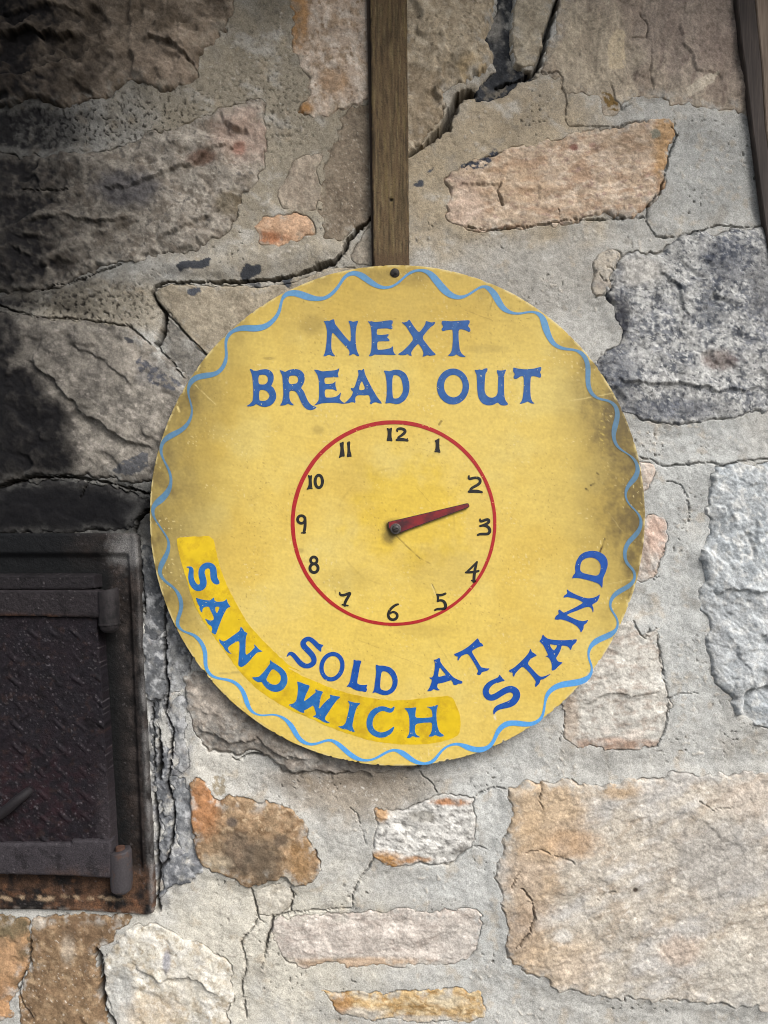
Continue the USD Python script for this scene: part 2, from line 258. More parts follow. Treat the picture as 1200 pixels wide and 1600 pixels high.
# stray patches of old paint, tar and plaster: polygon, colour, how much of the patch is left
PATCH = [
 ([(276, 418), (290, 410), (310, 410), (330, 404), (330, 416), (306, 424), (280, 427)], (66, 68, 72), 1), ([(372, 434), (384, 415), (410, 413), (405, 426), (390, 436), (376, 438)], (66, 68, 72), 1),
 ([(441, 437), (455, 432), (452, 448), (444, 446)], (70, 72, 76), 1), ([(288, 450), (310, 446), (316, 456), (296, 459)], (84, 86, 92), 0.6), ([(382, 442), (400, 438), (410, 444), (395, 449)], (90, 90, 90), 0.8),
 ([(716, 264), (745, 250), (780, 236), (781, 246), (752, 262), (722, 270)], (72, 74, 82), 0.5), ([(645, 287), (658, 279), (662, 286), (652, 294)], (78, 80, 86), 1), ([(664, 270), (674, 266), (672, 272)], (78, 80, 86), 1),
 ([(198, 531), (210, 530), (214, 540), (204, 541)], (70, 70, 72), 1), ([(216, 556), (236, 562), (262, 588), (286, 600), (276, 612), (240, 600), (222, 580)], (86, 86, 90), 0.45),
 ([(172, 738), (196, 722), (232, 708), (238, 730), (205, 744)], (84, 84, 86), 0.8), ([(186, 782), (205, 776), (222, 800), (206, 815), (190, 808)], (150, 148, 144), 0.6),
 ([(1069, 142), (1090, 126), (1125, 110), (1116, 126), (1096, 141), (1076, 153)], (202, 190, 172), 1), ([(955, 50), (972, 45), (978, 75), (975, 105), (952, 108), (948, 85)], (198, 182, 156), 0.8),
 ([(940, 140), (955, 150), (968, 160), (966, 172), (950, 168)], (128, 104, 66), 0.7), ([(1012, 206), (1026, 203), (1028, 215), (1018, 222)], (128, 124, 110), 1),
 ([(330, 1212), (350, 1210), (356, 1240), (340, 1246)], (150, 140, 122), 0.5),
]
patches = [(polymask(p, 0.7, 2.5, 60 + i) * (1 if left >= 1 else ss(0.5 - left, 0.65 - left, fbm(X, Y, 9, 70 + i, 3) + 0.12)), lin(c)) for i, (p, c, left) in enumerate(PATCH)]

# the stones: outline (mm), offset d, bulge, roughness a, kind, edge rounding, grain direction, colours, splats, label
S = []
def desat(c, k=0.80):
    c = np.array(c, float); g = c @ [0.35, 0.5, 0.15]; return g + (c - g) * k
def stone(label, poly, d=0, bulge=3, a=4, kind='layer', edge=4, ang=0, base=(170, 155, 135), cols=(), splats=(), gap=2.0, amp=4.0, dark=None, fine=1.0):
    S.append(dict(label=label, poly=poly, d=d, bulge=bulge, a=a, kind=kind, edge=edge, ang=ang, base=desat(base), cols=[(desat(q[0]), *q[1:]) for q in cols], splats=[(*q[:4], desat(q[4]), q[5]) for q in splats], gap=gap, amp=amp, fine=fine))
stone('large dark rough stone with a rounded knob in the sooty top corner with shade painted in', [(-90, -90), (380, -90), (370, 0), (358, 40), (345, 62), (322, 78), (312, 100), (310, 122), (294, 141), (262, 147), (240, 143), (205, 127), (170, 148), (140, 158), (100, 166), (60, 160), (0, 166), (-90, 170)],
      8, 10, 15, 'rough', 5, 20, (150, 132, 112), [((100, 86, 70), 40, 0.05, .2), ((168, 150, 130), 26, 0.15, .2)], [(258, 105, 50, 34, (158, 138, 118), .7)], gap=4)
stone('long pitted grey and rose stone below the dark corner stone', [(-90, 235), (40, 242), (80, 246), (150, 238), (190, 233), (235, 212), (262, 205), (310, 190), (360, 168), (400, 150), (411, 162), (412, 230), (408, 260), (400, 290), (385, 310), (372, 336), (362, 352), (345, 368), (310, 388), (280, 398), (240, 402), (185, 412), (140, 430), (95, 446), (50, 456), (-90, 462)],
      4, 8, 11, 'rough', 5, 20, (158, 148, 134), [((124, 112, 98), 22, 0.05, .2), ((182, 172, 156), 14, 0.18, .15), ((104, 98, 92), 9, 0.26, .1)], [(385, 215, 45, 38, (174, 144, 126), .6), (375, 235, 9, 10, (160, 100, 80), .6), (318, 252, 22, 10, (120, 84, 66), .7), (200, 300, 46, 26, (92, 90, 94), .8), (362, 320, 22, 16, (104, 88, 58), .6)], gap=2)
stone('blackened stone with a lighter upper shoulder left of the sign', [(-90, 480), (0, 488), (60, 498), (120, 500), (170, 506), (205, 512), (232, 532), (258, 560), (288, 592), (300, 640), (270, 720), (260, 752), (190, 748), (110, 744), (55, 744), (0, 758), (-90, 764)],
      8, 9, 6.5, 'rough', 4, 32, (140, 132, 120), [((104, 98, 90), 24, 0.02, .2), ((160, 150, 138), 12, 0.2, .15)], [(205, 560, 40, 30, (158, 148, 134), .6), (240, 585, 22, 18, (120, 116, 112), .6)], gap=3)
stone('low sooty black stone on top of the iron oven frame', [(-90, 770), (0, 764), (40, 752), (110, 752), (160, 758), (232, 776), (260, 790), (226, 802), (212, 830), (100, 832), (-90, 832)], 5, 5, 3, 'rough', 5, 0, (96, 92, 88), [((70, 68, 66), 30, 0.1, .2)], [(205, 795, 18, 16, (170, 166, 160), .6)], gap=3)
stone('flat tan slab wedge tucked behind the upper left rim of the sign', [(246, 452), (262, 446), (310, 445), (360, 447), (400, 449), (440, 445), (480, 432), (520, 418), (560, 420), (480, 520), (330, 556), (316, 548), (292, 520), (270, 496), (252, 478), (242, 462)], -1, 3, 2, 'smooth', 3, 0, (166, 152, 128), [((146, 132, 110), 30, 0.1, .2)], gap=2, amp=2)
stone('small grey wedge of stone beside the cracked corner', [(262, 494), (272, 506), (300, 536), (330, 566), (300, 610), (288, 590), (262, 560), (246, 540), (256, 520)], -4, 3, 2, 'smooth', 3, 0, (128, 122, 112), [((100, 96, 90), 14, 0.1, .15)], gap=1, amp=2)
stone('upright cream stone with an orange edge beside the wooden batten', [(448, -90), (580, -90), (580, 150), (560, 162), (535, 170), (512, 180), (490, 184), (465, 181), (466, 166), (480, 158), (482, 130), (478, 112), (464, 96), (458, 70), (455, 40), (450, 10)],
      2, 5, 5, 'rough', 4, 80, (188, 166, 144), [((160, 134, 106), 24, 0.1, .15), ((206, 190, 172), 18, 0.1, .2), ((140, 112, 84), 9, 0.3, .1)], [(466, 25, 16, 42, (178, 128, 74), .9), (472, 172, 14, 10, (170, 118, 62), .9), (522, 130, 22, 18, (160, 126, 92), .8)], gap=1.5)
stone('brown sandy block to the left of the wooden batten', [(540, 172), (580, 158), (590, 340), (560, 352), (535, 372), (508, 372), (498, 340), (496, 300), (500, 262), (515, 240), (528, 205)], -2, 3, 2, 'smooth', 3, 0, (138, 122, 102), [((120, 104, 86), 26, 0.1, .2), ((176, 164, 146), 4, 0.34, .06)], [(570, 170, 18, 14, (120, 104, 84), .6)], gap=.4, amp=5)
stone('small pale upright chip of stone in the mortar', [(433, 300), (446, 280), (458, 262), (460, 250), (485, 240), (505, 238), (505, 252), (492, 262), (500, 300), (494, 330), (470, 335), (440, 330)], 1, 3, 3, 'layer', 3, 90, (166, 150, 130), [((142, 126, 108), 14, 0.1, .15)], gap=.8, amp=3)
stone('thin orange chip of sandstone in the mortar', [(397, 357), (412, 346), (415, 337), (450, 336), (488, 341), (490, 364), (470, 372), (466, 382), (430, 384), (404, 380), (405, 370)], 2, 3, 2.5, 'layer', 3, 4, (192, 150, 114), [((210, 168, 132), 8, 0.1, .15)], [(415, 372, 30, 9, (178, 108, 68), .8), (470, 352, 30, 12, (200, 160, 126), .5)], gap=1.2, amp=3)
stone('small grey pebble wedged in the crack beside the batten', [(548, 392), (560, 378), (570, 362), (582, 352), (588, 372), (588, 416), (560, 412), (545, 408)], 2, 4, 2, 'smooth', 5, 0, (160, 148, 130), [((140, 128, 112), 12, 0.1, .15)], gap=1.5, amp=2)
stone('tan weathered sandstone to the right of the wooden batten', [(630, -90), (770, -90), (772, 0), (762, 30), (757, 60), (768, 88), (750, 112), (735, 128), (715, 138), (692, 148), (690, 172), (684, 196), (660, 226), (640, 242), (628, 244)],
      6, 7, 8, 'rough', 5, 60, (178, 160, 132), [((150, 132, 106), 28, 0.08, .2), ((196, 180, 154), 16, 0.15, .15), ((112, 98, 78), 10, 0.3, .1)], [(712, 105, 12, 22, (96, 84, 66), .6), (668, 170, 30, 60, (134, 114, 88), .6), (740, 110, 22, 18, (178, 152, 110), .7)], gap=1.5)
stone('black tarred wedge of stone beside the open crack', [(785, -90), (812, -90), (804, 0), (800, 40), (800, 80), (806, 104), (842, 116), (836, 122), (815, 128), (790, 146), (765, 154), (742, 156), (735, 142), (752, 126), (775, 104), (768, 88), (757, 58), (764, 30), (778, 6)], -8, 3, 4, 'rough', 4, 60, (60, 62, 66), [((46, 48, 52), 16, 0.1, .15), ((92, 92, 94), 8, 0.34, .08)], [(775, 36, 10, 22, (140, 136, 128), .75)], gap=1, amp=2)
stone('pale narrow stone between the tar and the open crack', [(812, -90), (890, -90), (866, 10), (852, 48), (845, 80), (838, 106), (806, 104), (800, 70), (802, 20), (806, 0)], 3, 4, 4, 'rough', 4, 80, (176, 162, 138), [((152, 138, 116), 20, 0.1, .2)], gap=1.5, amp=2)
stone('broad flat brownish stone in the upper right corner', [(890, -90), (1260, -90), (1260, 190), (1172, 178), (1140, 170), (1118, 168), (1098, 160), (1060, 162), (1036, 156), (1010, 148), (990, 152), (972, 166), (958, 178), (938, 172), (935, 150), (900, 148), (884, 150), (876, 118), (848, 112), (856, 70), (872, 20)],
      -1, 4, 6, 'layer', 2, 100, (176, 161, 141), [((156, 138, 120), 60, 0.08, .2), ((186, 170, 146), 30, 0.15, .15), ((128, 110, 98), 18, 0.3, .12)], [(1080, 40, 90, 80, (146, 128, 118), .6), (920, 90, 60, 70, (180, 164, 138), .6), (1140, 110, 40, 60, (150, 130, 116), .5)], gap=.8)
stone('long banded pink and tan sandstone above the sign', [(694, 346), (697, 320), (703, 300), (697, 282), (705, 270), (730, 262), (760, 252), (786, 232), (815, 226), (860, 218), (905, 212), (950, 205), (985, 198), (1008, 189), (1030, 186), (1054, 192), (1057, 208), (1048, 240), (1036, 280), (1026, 312), (1008, 324), (985, 340), (950, 340), (900, 345), (870, 350), (820, 356), (780, 362), (745, 362), (715, 354)],
      5, 6, 5, 'layer', 4, -8, (192, 166, 138), [((210, 188, 164), 14, 0.05, .15), ((176, 142, 112), 20, 0.12, .15), ((164, 134, 118), 9, 0.26, .1)], [(1042, 230, 22, 60, (186, 142, 90), .85), (725, 320, 26, 40, (204, 176, 154), .7), (895, 233, 6, 5, (140, 84, 72), .8), (924, 230, 5, 4, (150, 96, 84), .6), (985, 225, 50, 30, (150, 126, 100), .5), (800, 290, 60, 30, (184, 150, 112), .4)], gap=1.6)
stone('big blue black and white speckled stone right of the sign', [(942, 452), (952, 430), (968, 408), (985, 398), (1010, 396), (1035, 397), (1044, 384), (1062, 372), (1090, 364), (1120, 366), (1150, 360), (1260, 352), (1260, 632), (1180, 648), (1130, 655), (1068, 664), (1030, 660), (1000, 652), (975, 642), (940, 620), (905, 580), (934, 564), (960, 546), (970, 525), (968, 500), (955, 478), (945, 468)],
      5, 9, 6, 'rough', 5, 10, (158, 157, 154), [((112, 115, 122), 60, 0.06, .2), ((186, 185, 180), 12, 0.12, .14), ((78, 82, 90), 18, 0.20, .14), ((204, 202, 196), 6, 0.18, .10), ((64, 66, 74), 6, 0.22, .10)], [(960, 500, 22, 40, (58, 58, 66), .85), (1130, 410, 34, 30, (62, 68, 84), .6), (1000, 425, 30, 22, (186, 180, 170), .7), (1120, 565, 24, 14, (120, 98, 88), .6), (950, 590, 40, 40, (84, 88, 98), .6), (1040, 640, 80, 14, (80, 84, 96), .55), (1105, 490, 22, 22, (72, 78, 90), .5), (1190, 450, 20, 60, (96, 96, 100), .5)], gap=3)
stone('small pale chip at the corner of the speckled stone', [(926, 408), (936, 396), (952, 390), (966, 394), (969, 408), (960, 424), (950, 434), (955, 446), (945, 462), (928, 466), (920, 452), (930, 432)], 5, 4, 3, 'rough', 4, 80, (182, 170, 152), [((110, 104, 98), 9, 0.22, .12)], [(938, 446, 12, 9, (150, 138, 126), .7)], gap=2, amp=2)
stone('craggy pale grey stone at the right edge of the photo', [(1112, 735), (1150, 726), (1260, 722), (1260, 1140), (1198, 1136), (1166, 1126), (1146, 1112), (1141, 1088), (1122, 1066), (1104, 1042), (1102, 1010), (1110, 985), (1088, 950), (1094, 920), (1104, 900), (1098, 870), (1106, 830), (1104, 790)],
      5, 11, 12, 'crag', 5, 70, (172, 176, 177), [((154, 160, 163), 40, 0.05, .2), ((202, 201, 196), 14, 0.15, .15)], [(1110, 1010, 16, 60, (150, 152, 152), .7), (1165, 1000, 60, 90, (166, 168, 168), .4)], gap=1.5)
stone('pinkish chip of stone behind the right rim of the sign', [(995, 720), (1020, 724), (1026, 735), (1014, 758), (1000, 772), (990, 770)], 2, 3, 2.5, 'layer', 3, 60, (198, 180, 164), [((180, 160, 144), 9, 0.1, .1)], gap=1.5, amp=2)
stone('narrow rose tinted stone at the right rim of the sign', [(990, 815), (1020, 806), (1042, 812), (1043, 850), (1034, 872), (1024, 902), (1006, 912), (985, 905)], 1, 3, 3, 'layer', 3, 60, (186, 166, 150), [((200, 188, 174), 14, 0.08, .15)], [(1026, 835, 16, 26, (188, 152, 132), .7)], gap=1, amp=3)
stone('cream stone with a rusty lower edge at the lower right of the sign', [(900, 985), (986, 968), (1004, 992), (1016, 984), (1026, 982), (1030, 1020), (1038, 1060), (1044, 1095), (1040, 1140), (1026, 1164), (1000, 1168), (962, 1172), (935, 1168), (912, 1165), (886, 1156), (880, 1138), (882, 1112), (868, 1098), (860, 1040)],
      4, 6, 3.5, 'layer', 3, -12, (182, 176, 165), [((202, 196, 184), 20, 0.05, .2), ((164, 150, 136), 16, 0.15, .15)], [(955, 1162, 70, 10, (170, 132, 106), .7), (890, 1125, 12, 40, (172, 148, 124), .6), (945, 1140, 8, 6, (226, 214, 200), .8), (990, 1145, 14, 8, (216, 200, 184), .6)], gap=1.6)
stone('huge tan sandstone block in the lower right corner', [(793, 1236), (812, 1230), (840, 1222), (880, 1214), (905, 1222), (940, 1220), (985, 1218), (1030, 1210), (1080, 1207), (1140, 1206), (1260, 1206), (1260, 1574), (1180, 1570), (1120, 1566), (1040, 1564), (960, 1554), (900, 1548), (862, 1544), (848, 1528), (818, 1516), (796, 1500), (782, 1484), (788, 1450), (778, 1400), (776, 1372), (782, 1340), (780, 1310), (796, 1280)],
      6, 6, 4.0, 'layer', 5, -28, (178, 167, 151), [((190, 178, 160), 36, 0.02, .2), ((168, 152, 132), 26, 0.16, .16), ((180, 175, 168), 70, 0.1, .2), ((210, 200, 186), 8, 0.28, .1)], [(850, 1270, 60, 55, (188, 154, 112), .7), (890, 1315, 40, 20, (182, 142, 100), .6), (965, 1232, 30, 12, (188, 152, 108), .6), (830, 1370, 40, 60, (180, 146, 106), .6), (810, 1470, 34, 50, (150, 118, 84), .6), (1120, 1340, 70, 60, (162, 158, 152), .6), (1060, 1480, 30, 20, (186, 160, 136), .6), (1160, 1520, 60, 50, (190, 184, 172), .5), (1170, 1240, 50, 30, (192, 176, 160), .5), (865, 1500, 60, 40, (196, 168, 134), .6), (990, 1386, 4, 4, (60, 44, 34), .9), (878, 1458, 14, 10, (206, 200, 190), .7)], gap=1.4, amp=5)
stone('small white stone rimmed with orange below the sign', [(584, 1258), (604, 1264), (625, 1268), (660, 1258), (680, 1244), (708, 1240), (736, 1246), (734, 1262), (740, 1285), (736, 1322), (716, 1334), (712, 1348), (680, 1348), (652, 1344), (640, 1354), (615, 1356), (600, 1350), (578, 1332), (588, 1300), (590, 1280)],
      3, 5, 5, 'layer', 4, 8, (190, 186, 178), [((208, 204, 196), 16, 0.05, .15), ((128, 124, 118), 7, 0.2, .1)], [(598, 1345, 28, 14, (182, 124, 54), .9), (590, 1270, 16, 12, (176, 124, 62), .8), (705, 1252, 26, 5, (160, 100, 52), .9), (660, 1275, 20, 8, (120, 114, 100), .6), (650, 1342, 20, 5, (176, 118, 60), .8), (725, 1328, 14, 10, (98, 92, 84), .7)], gap=2, amp=3)
stone('rust brown stone with dark blotches below the oven side of the sign', [(300, 1224), (308, 1214), (324, 1222), (330, 1246), (348, 1250), (368, 1246), (394, 1248), (412, 1256), (416, 1250), (446, 1256), (462, 1262), (474, 1284), (482, 1312), (494, 1340), (498, 1358), (484, 1382), (462, 1384), (454, 1370), (440, 1366), (418, 1376), (396, 1382), (368, 1376), (348, 1366), (320, 1350), (302, 1332), (304, 1300), (298, 1262)],
      6, 6, 4, 'rough', 5, 0, (150, 122, 90), [((168, 134, 98), 16, 0.05, .15), ((128, 98, 68), 14, 0.12, .12), ((186, 158, 122), 9, 0.24, .1)], [(318, 1260, 24, 40, (172, 112, 66), .8), (372, 1330, 24, 34, (94, 82, 70), .7), (412, 1344, 26, 34, (92, 80, 66), .75), (364, 1281, 8, 7, (90, 80, 74), .8), (440, 1310, 10, 9, (84, 72, 62), .7), (340, 1345, 20, 12, (176, 160, 132), .6), (470, 1340, 16, 30, (148, 108, 62), .6)], gap=2, amp=4)
stone('flat pale rose stone below the small white stone', [(424, 1446), (440, 1434), (470, 1427), (520, 1428), (560, 1424), (620, 1422), (700, 1421), (750, 1420), (748, 1448), (743, 1490), (730, 1506), (690, 1508), (645, 1507), (610, 1510), (570, 1513), (520, 1508), (455, 1508), (449, 1496), (436, 1484), (428, 1466)],
      0, 4, 4, 'layer', 3, -6, (186, 174, 162), [((200, 188, 176), 20, 0.05, .15), ((172, 158, 146), 14, 0.15, .12)], [(560, 1505, 90, 9, (184, 148, 108), .7), (720, 1470, 30, 30, (184, 176, 166), .5)], gap=.8, amp=4)
stone('thin orange striped stone at the bottom edge of the photo', [(497, 1544), (515, 1550), (540, 1552), (568, 1548), (600, 1552), (624, 1549), (660, 1548), (700, 1545), (728, 1542), (734, 1548), (752, 1549), (758, 1572), (756, 1590), (742, 1597), (700, 1594), (640, 1596), (600, 1588), (560, 1590), (532, 1586), (522, 1566), (508, 1556)],
      2, 4, 3.5, 'layer', 3, 0, (186, 152, 100), [((202, 176, 132), 9, 0.05, .15), ((164, 124, 70), 9, 0.14, .12)], [(560, 1582, 40, 9, (186, 178, 164), .8), (660, 1592, 60, 6, (176, 168, 156), .7), (700, 1562, 24, 10, (206, 190, 158), .7), (530, 1566, 16, 14, (170, 112, 56), .6)], gap=2.4, amp=3)
stone('whitewashed rough stone under the corner of the oven frame', [(176, 1484), (196, 1450), (240, 1440), (290, 1462), (332, 1484), (360, 1510), (366, 1550), (356, 1590), (350, 1690), (196, 1690), (176, 1600), (166, 1560), (160, 1520), (164, 1494)],
      2, 5, 4.5, 'rough', 3, 30, (192, 184, 167), [((212, 206, 194), 20, 0.04, .15), ((172, 156, 130), 16, 0.16, .15), ((150, 136, 112), 8, 0.3, .1)], [(262, 1500, 6, 16, (112, 116, 138), .6), (190, 1560, 20, 50, (176, 176, 172), .7), (240, 1580, 40, 30, (184, 160, 128), .5), (300, 1530, 40, 30, (206, 198, 182), .5)], gap=3)
stone('brown mortared block at the lower left under the rusty ledge', [(56, 1432), (120, 1428), (210, 1432), (196, 1446), (168, 1474), (152, 1486), (156, 1530), (160, 1560), (176, 1600), (190, 1690), (20, 1690), (34, 1590), (30, 1552), (46, 1520), (52, 1470)],
      2, 5, 4, 'rough', 4, 40, (134, 106, 76), [((116, 90, 64), 24, 0.05, .2), ((160, 132, 98), 14, 0.16, .12), ((196, 184, 166), 5, 0.36, .05)], [(108, 1480, 10, 22, (170, 156, 136), .6), (140, 1450, 40, 20, (110, 84, 60), .6), (60, 1440, 12, 8, (190, 180, 164), .6)], gap=1.5)
stone('orange brown stone in the lower left corner', [(-90, 1430), (50, 1432), (52, 1464), (46, 1510), (30, 1530), (22, 1560), (18, 1592), (-90, 1600)], 1, 5, 6, 'rough', 4, 60, (142, 110, 78), [((172, 130, 88), 22, 0.05, .15), ((98, 82, 58), 18, 0.16, .15)], [(20, 1445, 30, 16, (96, 86, 62), .7), (16, 1500, 16, 20, (182, 138, 96), .7), (8, 1560, 20, 30, (176, 128, 84), .6)], gap=1.5)
stone('grey brown stone showing under the lower left rim of the sign', [(283, 1056), (300, 1052), (350, 1050), (420, 1090), (500, 1140), (620, 1180), (660, 1196), (600, 1206), (560, 1204), (520, 1206), (480, 1208), (460, 1210), (444, 1204), (424, 1186), (404, 1174), (384, 1178), (366, 1190), (356, 1180), (330, 1172), (306, 1154), (296, 1110)],
      4, 10, 9, 'rough', 7, 35, (142, 136, 127), [((124, 112, 100), 20, 0.05, .15), ((168, 156, 142), 10, 0.16, .12)], [(420, 1160, 40, 24, (120, 110, 98), .5), (330, 1090, 30, 30, (178, 164, 148), .6), (560, 1198, 60, 8, (120, 112, 104), .5)], gap=3)
stone('small cracked wedge of mortared stone beside the rust brown stone', [(394, 1392), (420, 1384), (450, 1378), (457, 1400), (454, 1422), (430, 1432), (404, 1430), (398, 1410)], 0, 3, 2, 'smooth', 3, 0, (188, 180, 164), [((170, 160, 142), 16, 0.1, .15)], gap=1, amp=2)
for i in range(5):
    pass
# loose slabs of grey mortar between the iron frame and the wall
for n, (pl, cc) in enumerate([
    ([(218, 862), (240, 856), (262, 900), (261, 950), (257, 985), (238, 1000), (224, 985), (220, 920)], (104, 106, 108)),
    ([(262, 905), (300, 960), (300, 1040), (288, 1075), (266, 1080), (262, 1035), (259, 985)], (158, 158, 156)),
    ([(224, 990), (240, 1004), (256, 990), (262, 1040), (260, 1078), (250, 1100), (232, 1090), (228, 1040)], (118, 119, 120)),
    ([(236, 1095), (252, 1104), (250, 1140), (246, 1190), (246, 1230), (240, 1240), (236, 1160)], (96, 98, 100)),
    ([(264, 1090), (290, 1090), (292, 1140), (286, 1180), (292, 1205), (276, 1208), (270, 1180), (272, 1140), (262, 1112)], (168, 168, 166)),
    ([(252, 1150), (268, 1180), (264, 1224), (270, 1262), (250, 1270), (246, 1230)], (108, 110, 114)),
    ([(274, 1210), (298, 1216), (306, 1270), (300, 1320), (318, 1350), (300, 1352), (276, 1330), (274, 1262)], (150, 152, 154)),
    ([(248, 1274), (268, 1270), (268, 1312), (260, 1344), (250, 1356)], (126, 128, 132)),
    ([(252, 1362), (266, 1346), (274, 1334), (318, 1354), (304, 1372), (284, 1384), (264, 1386), (250, 1400)], (128, 130, 134))]):
    stone('loose slab of flaking mortar beside the iron oven frame', pl, -1 + 2.5 * (n % 3), 3, 3.2, 'crag', 2, 80, desat(cc, 1.0) * 0.92,
          [((84, 86, 90), 26, 0.05, .2), ((172, 172, 172), 15, 0.20, .12)], [], gap=0.6, amp=6)

# mortar: base level, colour regions
Hm = 3.5 * fbm(X, Y, 150, 101, 3) + 1.5 * fbm(X, Y, 34, 102, 3) + 0.6 * fbm(X, Y, 9, 103, 2) + 0.07 * grain_(SH, 0.7, 104) + 0.09 * grain_(SH, 1.6, 105)
grit = 0.19 * grain_(SH, 0.85, 106)
pit = np.clip(gauss(200, 190, 230, 60)(X, Y) + gauss(140, 485, 150, 50)(X, Y) + 0.5 * gauss(430, 120, 70, 120)(X, Y), 0, 1)
Hm -= 2.4 * pit * ss(0.12, 0.45, fbm(X, Y, 6.5, 106, 2)) - 1.2 * pit * fbm(X, Y, 11, 107, 2)
holes = ss(0.56, 0.62, fbm(X, Y, 6, 109, 1)) * ss(0.05, 0.4, fbm(X, Y, 80, 110, 2)); Hm -= 2.2 * holes
pebb = ss(0.44, 0.56, fbm(X, Y, 8.5, 114, 1)) * ss(0.0, 0.35, fbm(X, Y, 70, 115, 2)); Hm += 1.3 * pebb
sweep = fbm(X, Y, 15, 116, 2, 0.5, -20, 7.0); Hm += 0.7 * sweep + 2.2 * np.abs(fbm(X, Y, 55, 117, 3, 0.55))
trow = fbm(X, Y, 60, 108, 2, ang=15, stretch=3); Hm += 1.2 * np.floor(trow * 4) / 4
# raised mortar lips: the left shelf and around the cracked corner
shelf = polymask([(238, 470), (222, 440), (260, 425), (330, 430), (430, 425), (500, 405), (540, 370), (560, 300), (420, 300), (400, 400), (260, 410), (180, 430), (120, 450), (60, 470), (200, 500), (236, 530), (252, 520)], 6, 4, 111)
Hm += 7 * shelf
colm = polymask([(214, 845), (240, 840), (262, 900), (300, 960), (300, 1060), (292, 1140), (300, 1220), (320, 1352), (282, 1388), (250, 1424), (238, 1400), (228, 1100), (218, 900)], 4, 5, 112)
Hm += colm * (-5 + 6 * fbm(X, Y, 26, 113, 5, 0.55, 85, 1.4))
C = np.empty(SH + (3,), np.float32); C[:] = lin((172, 170, 164))
def region(col, g, s=1.0, nz=0.35, sc=40, seed=0):
    global C
    C = mixc(C, lin(col), s * ss(0.15, 0.85, g(X, Y) + nz * fbm(X, Y, sc, 120 + seed, 4)))
region((148, 138, 120), gauss(420, 200, 260, 320), .9, seed=1)
region((168, 152, 126), gauss(760, 280, 210, 160), .85, seed=2)
region((164, 150, 128), gauss(830, 180, 120, 90), .8, seed=12)
region((164, 164, 160), gauss(1100, 270, 110, 110), .9, seed=3)
region((164, 160, 152), gauss(830, 430, 150, 70), .9, seed=4)
region((174, 175, 172), gauss(1080, 850, 130, 330), .8, seed=5)
region((180, 180, 176), gauss(760, 1330, 120, 260), .8, seed=6)
region((192, 186, 172), gauss(400, 1480, 220, 160), .85, seed=7)
region((150, 138, 122), gauss(560, 1235, 130, 56), .8, seed=8)
region((132, 120, 106), gauss(520, 1216, 120, 22), .6, seed=9)  # brown stain, with the soft shade below the sign painted in
region((196, 191, 180), gauss(330, 1200, 70, 60), .6, seed=10)
region((150, 140, 122), gauss(160, 480, 170, 50), .8, seed=11)
region((112, 113, 116), gauss(250, 1120, 40, 320), .0, seed=13)
C = mixc(C, lin((124, 124, 126)), colm * ss(-0.2, 0.25, fbm(X, Y, 30, 140, 4)))
C = mixc(C, lin((198, 198, 196)), 0.8 * colm * ss(0.12, 0.35, fbm(X, Y, 16, 141, 4, 0.6, 85, 3)))
C = mixc(C, lin((70, 72, 76)), 0.8 * colm * ss(0.1, 0.35, fbm(X, Y, 20, 142, 4, 0.6, 85, 3)) * (X < 275))
C *= np.clip(1 + 0.22 * fbm(X, Y, 70, 143, 4) + 0.20 * fbm(X, Y, 12, 144, 3) + 0.04 * grain_(SH, 0.6, 146) + 0.03 * grain_(SH, 1.4, 147), 0.4, 1.6)[..., None]
C = mixc(C, lin((96, 90, 80)), 0.32 * ss(0.32, 0.54, grit))                           # dark sand grains
C = mixc(C, lin((206, 203, 196)), 0.5 * ss(2.2, 3.0, grain_(SH, 0.7, 107)))         # light grains
C = mixc(C, lin((190, 187, 180)), 0.55 * ss(0.12, 0.42, fbm(X, Y, 48, 148, 5, 0.6, 20, 1.6))); C = mixc(C, lin((140, 134, 124)), 0.5 * ss(0.14, 0.42, fbm(X, Y, 60, 149, 5, 0.62)))
C = mixc(C, lin((74, 70, 64)), 0.8 * holes); C = mixc(C, lin((178, 160, 134)), 0.3 * ss(0.2, 0.45, fbm(X, Y, 36, 150, 4, 0.6))); C = mixc(C, lin((186, 178, 166)), 0.6 * pebb)
C = mixc(C, lin((50, 45, 38)), 0.95 * pit * ss(0.12, 0.42, fbm(X, Y, 6.5, 106, 2)))     # pits coloured darker
spk = ss(1.7, 2.4, grain_(SH, 0.7, 108)) * gauss(560, 1240, 130, 60)(X, Y); C = mixc(C, lin((212, 208, 200)), 0.7 * spk)

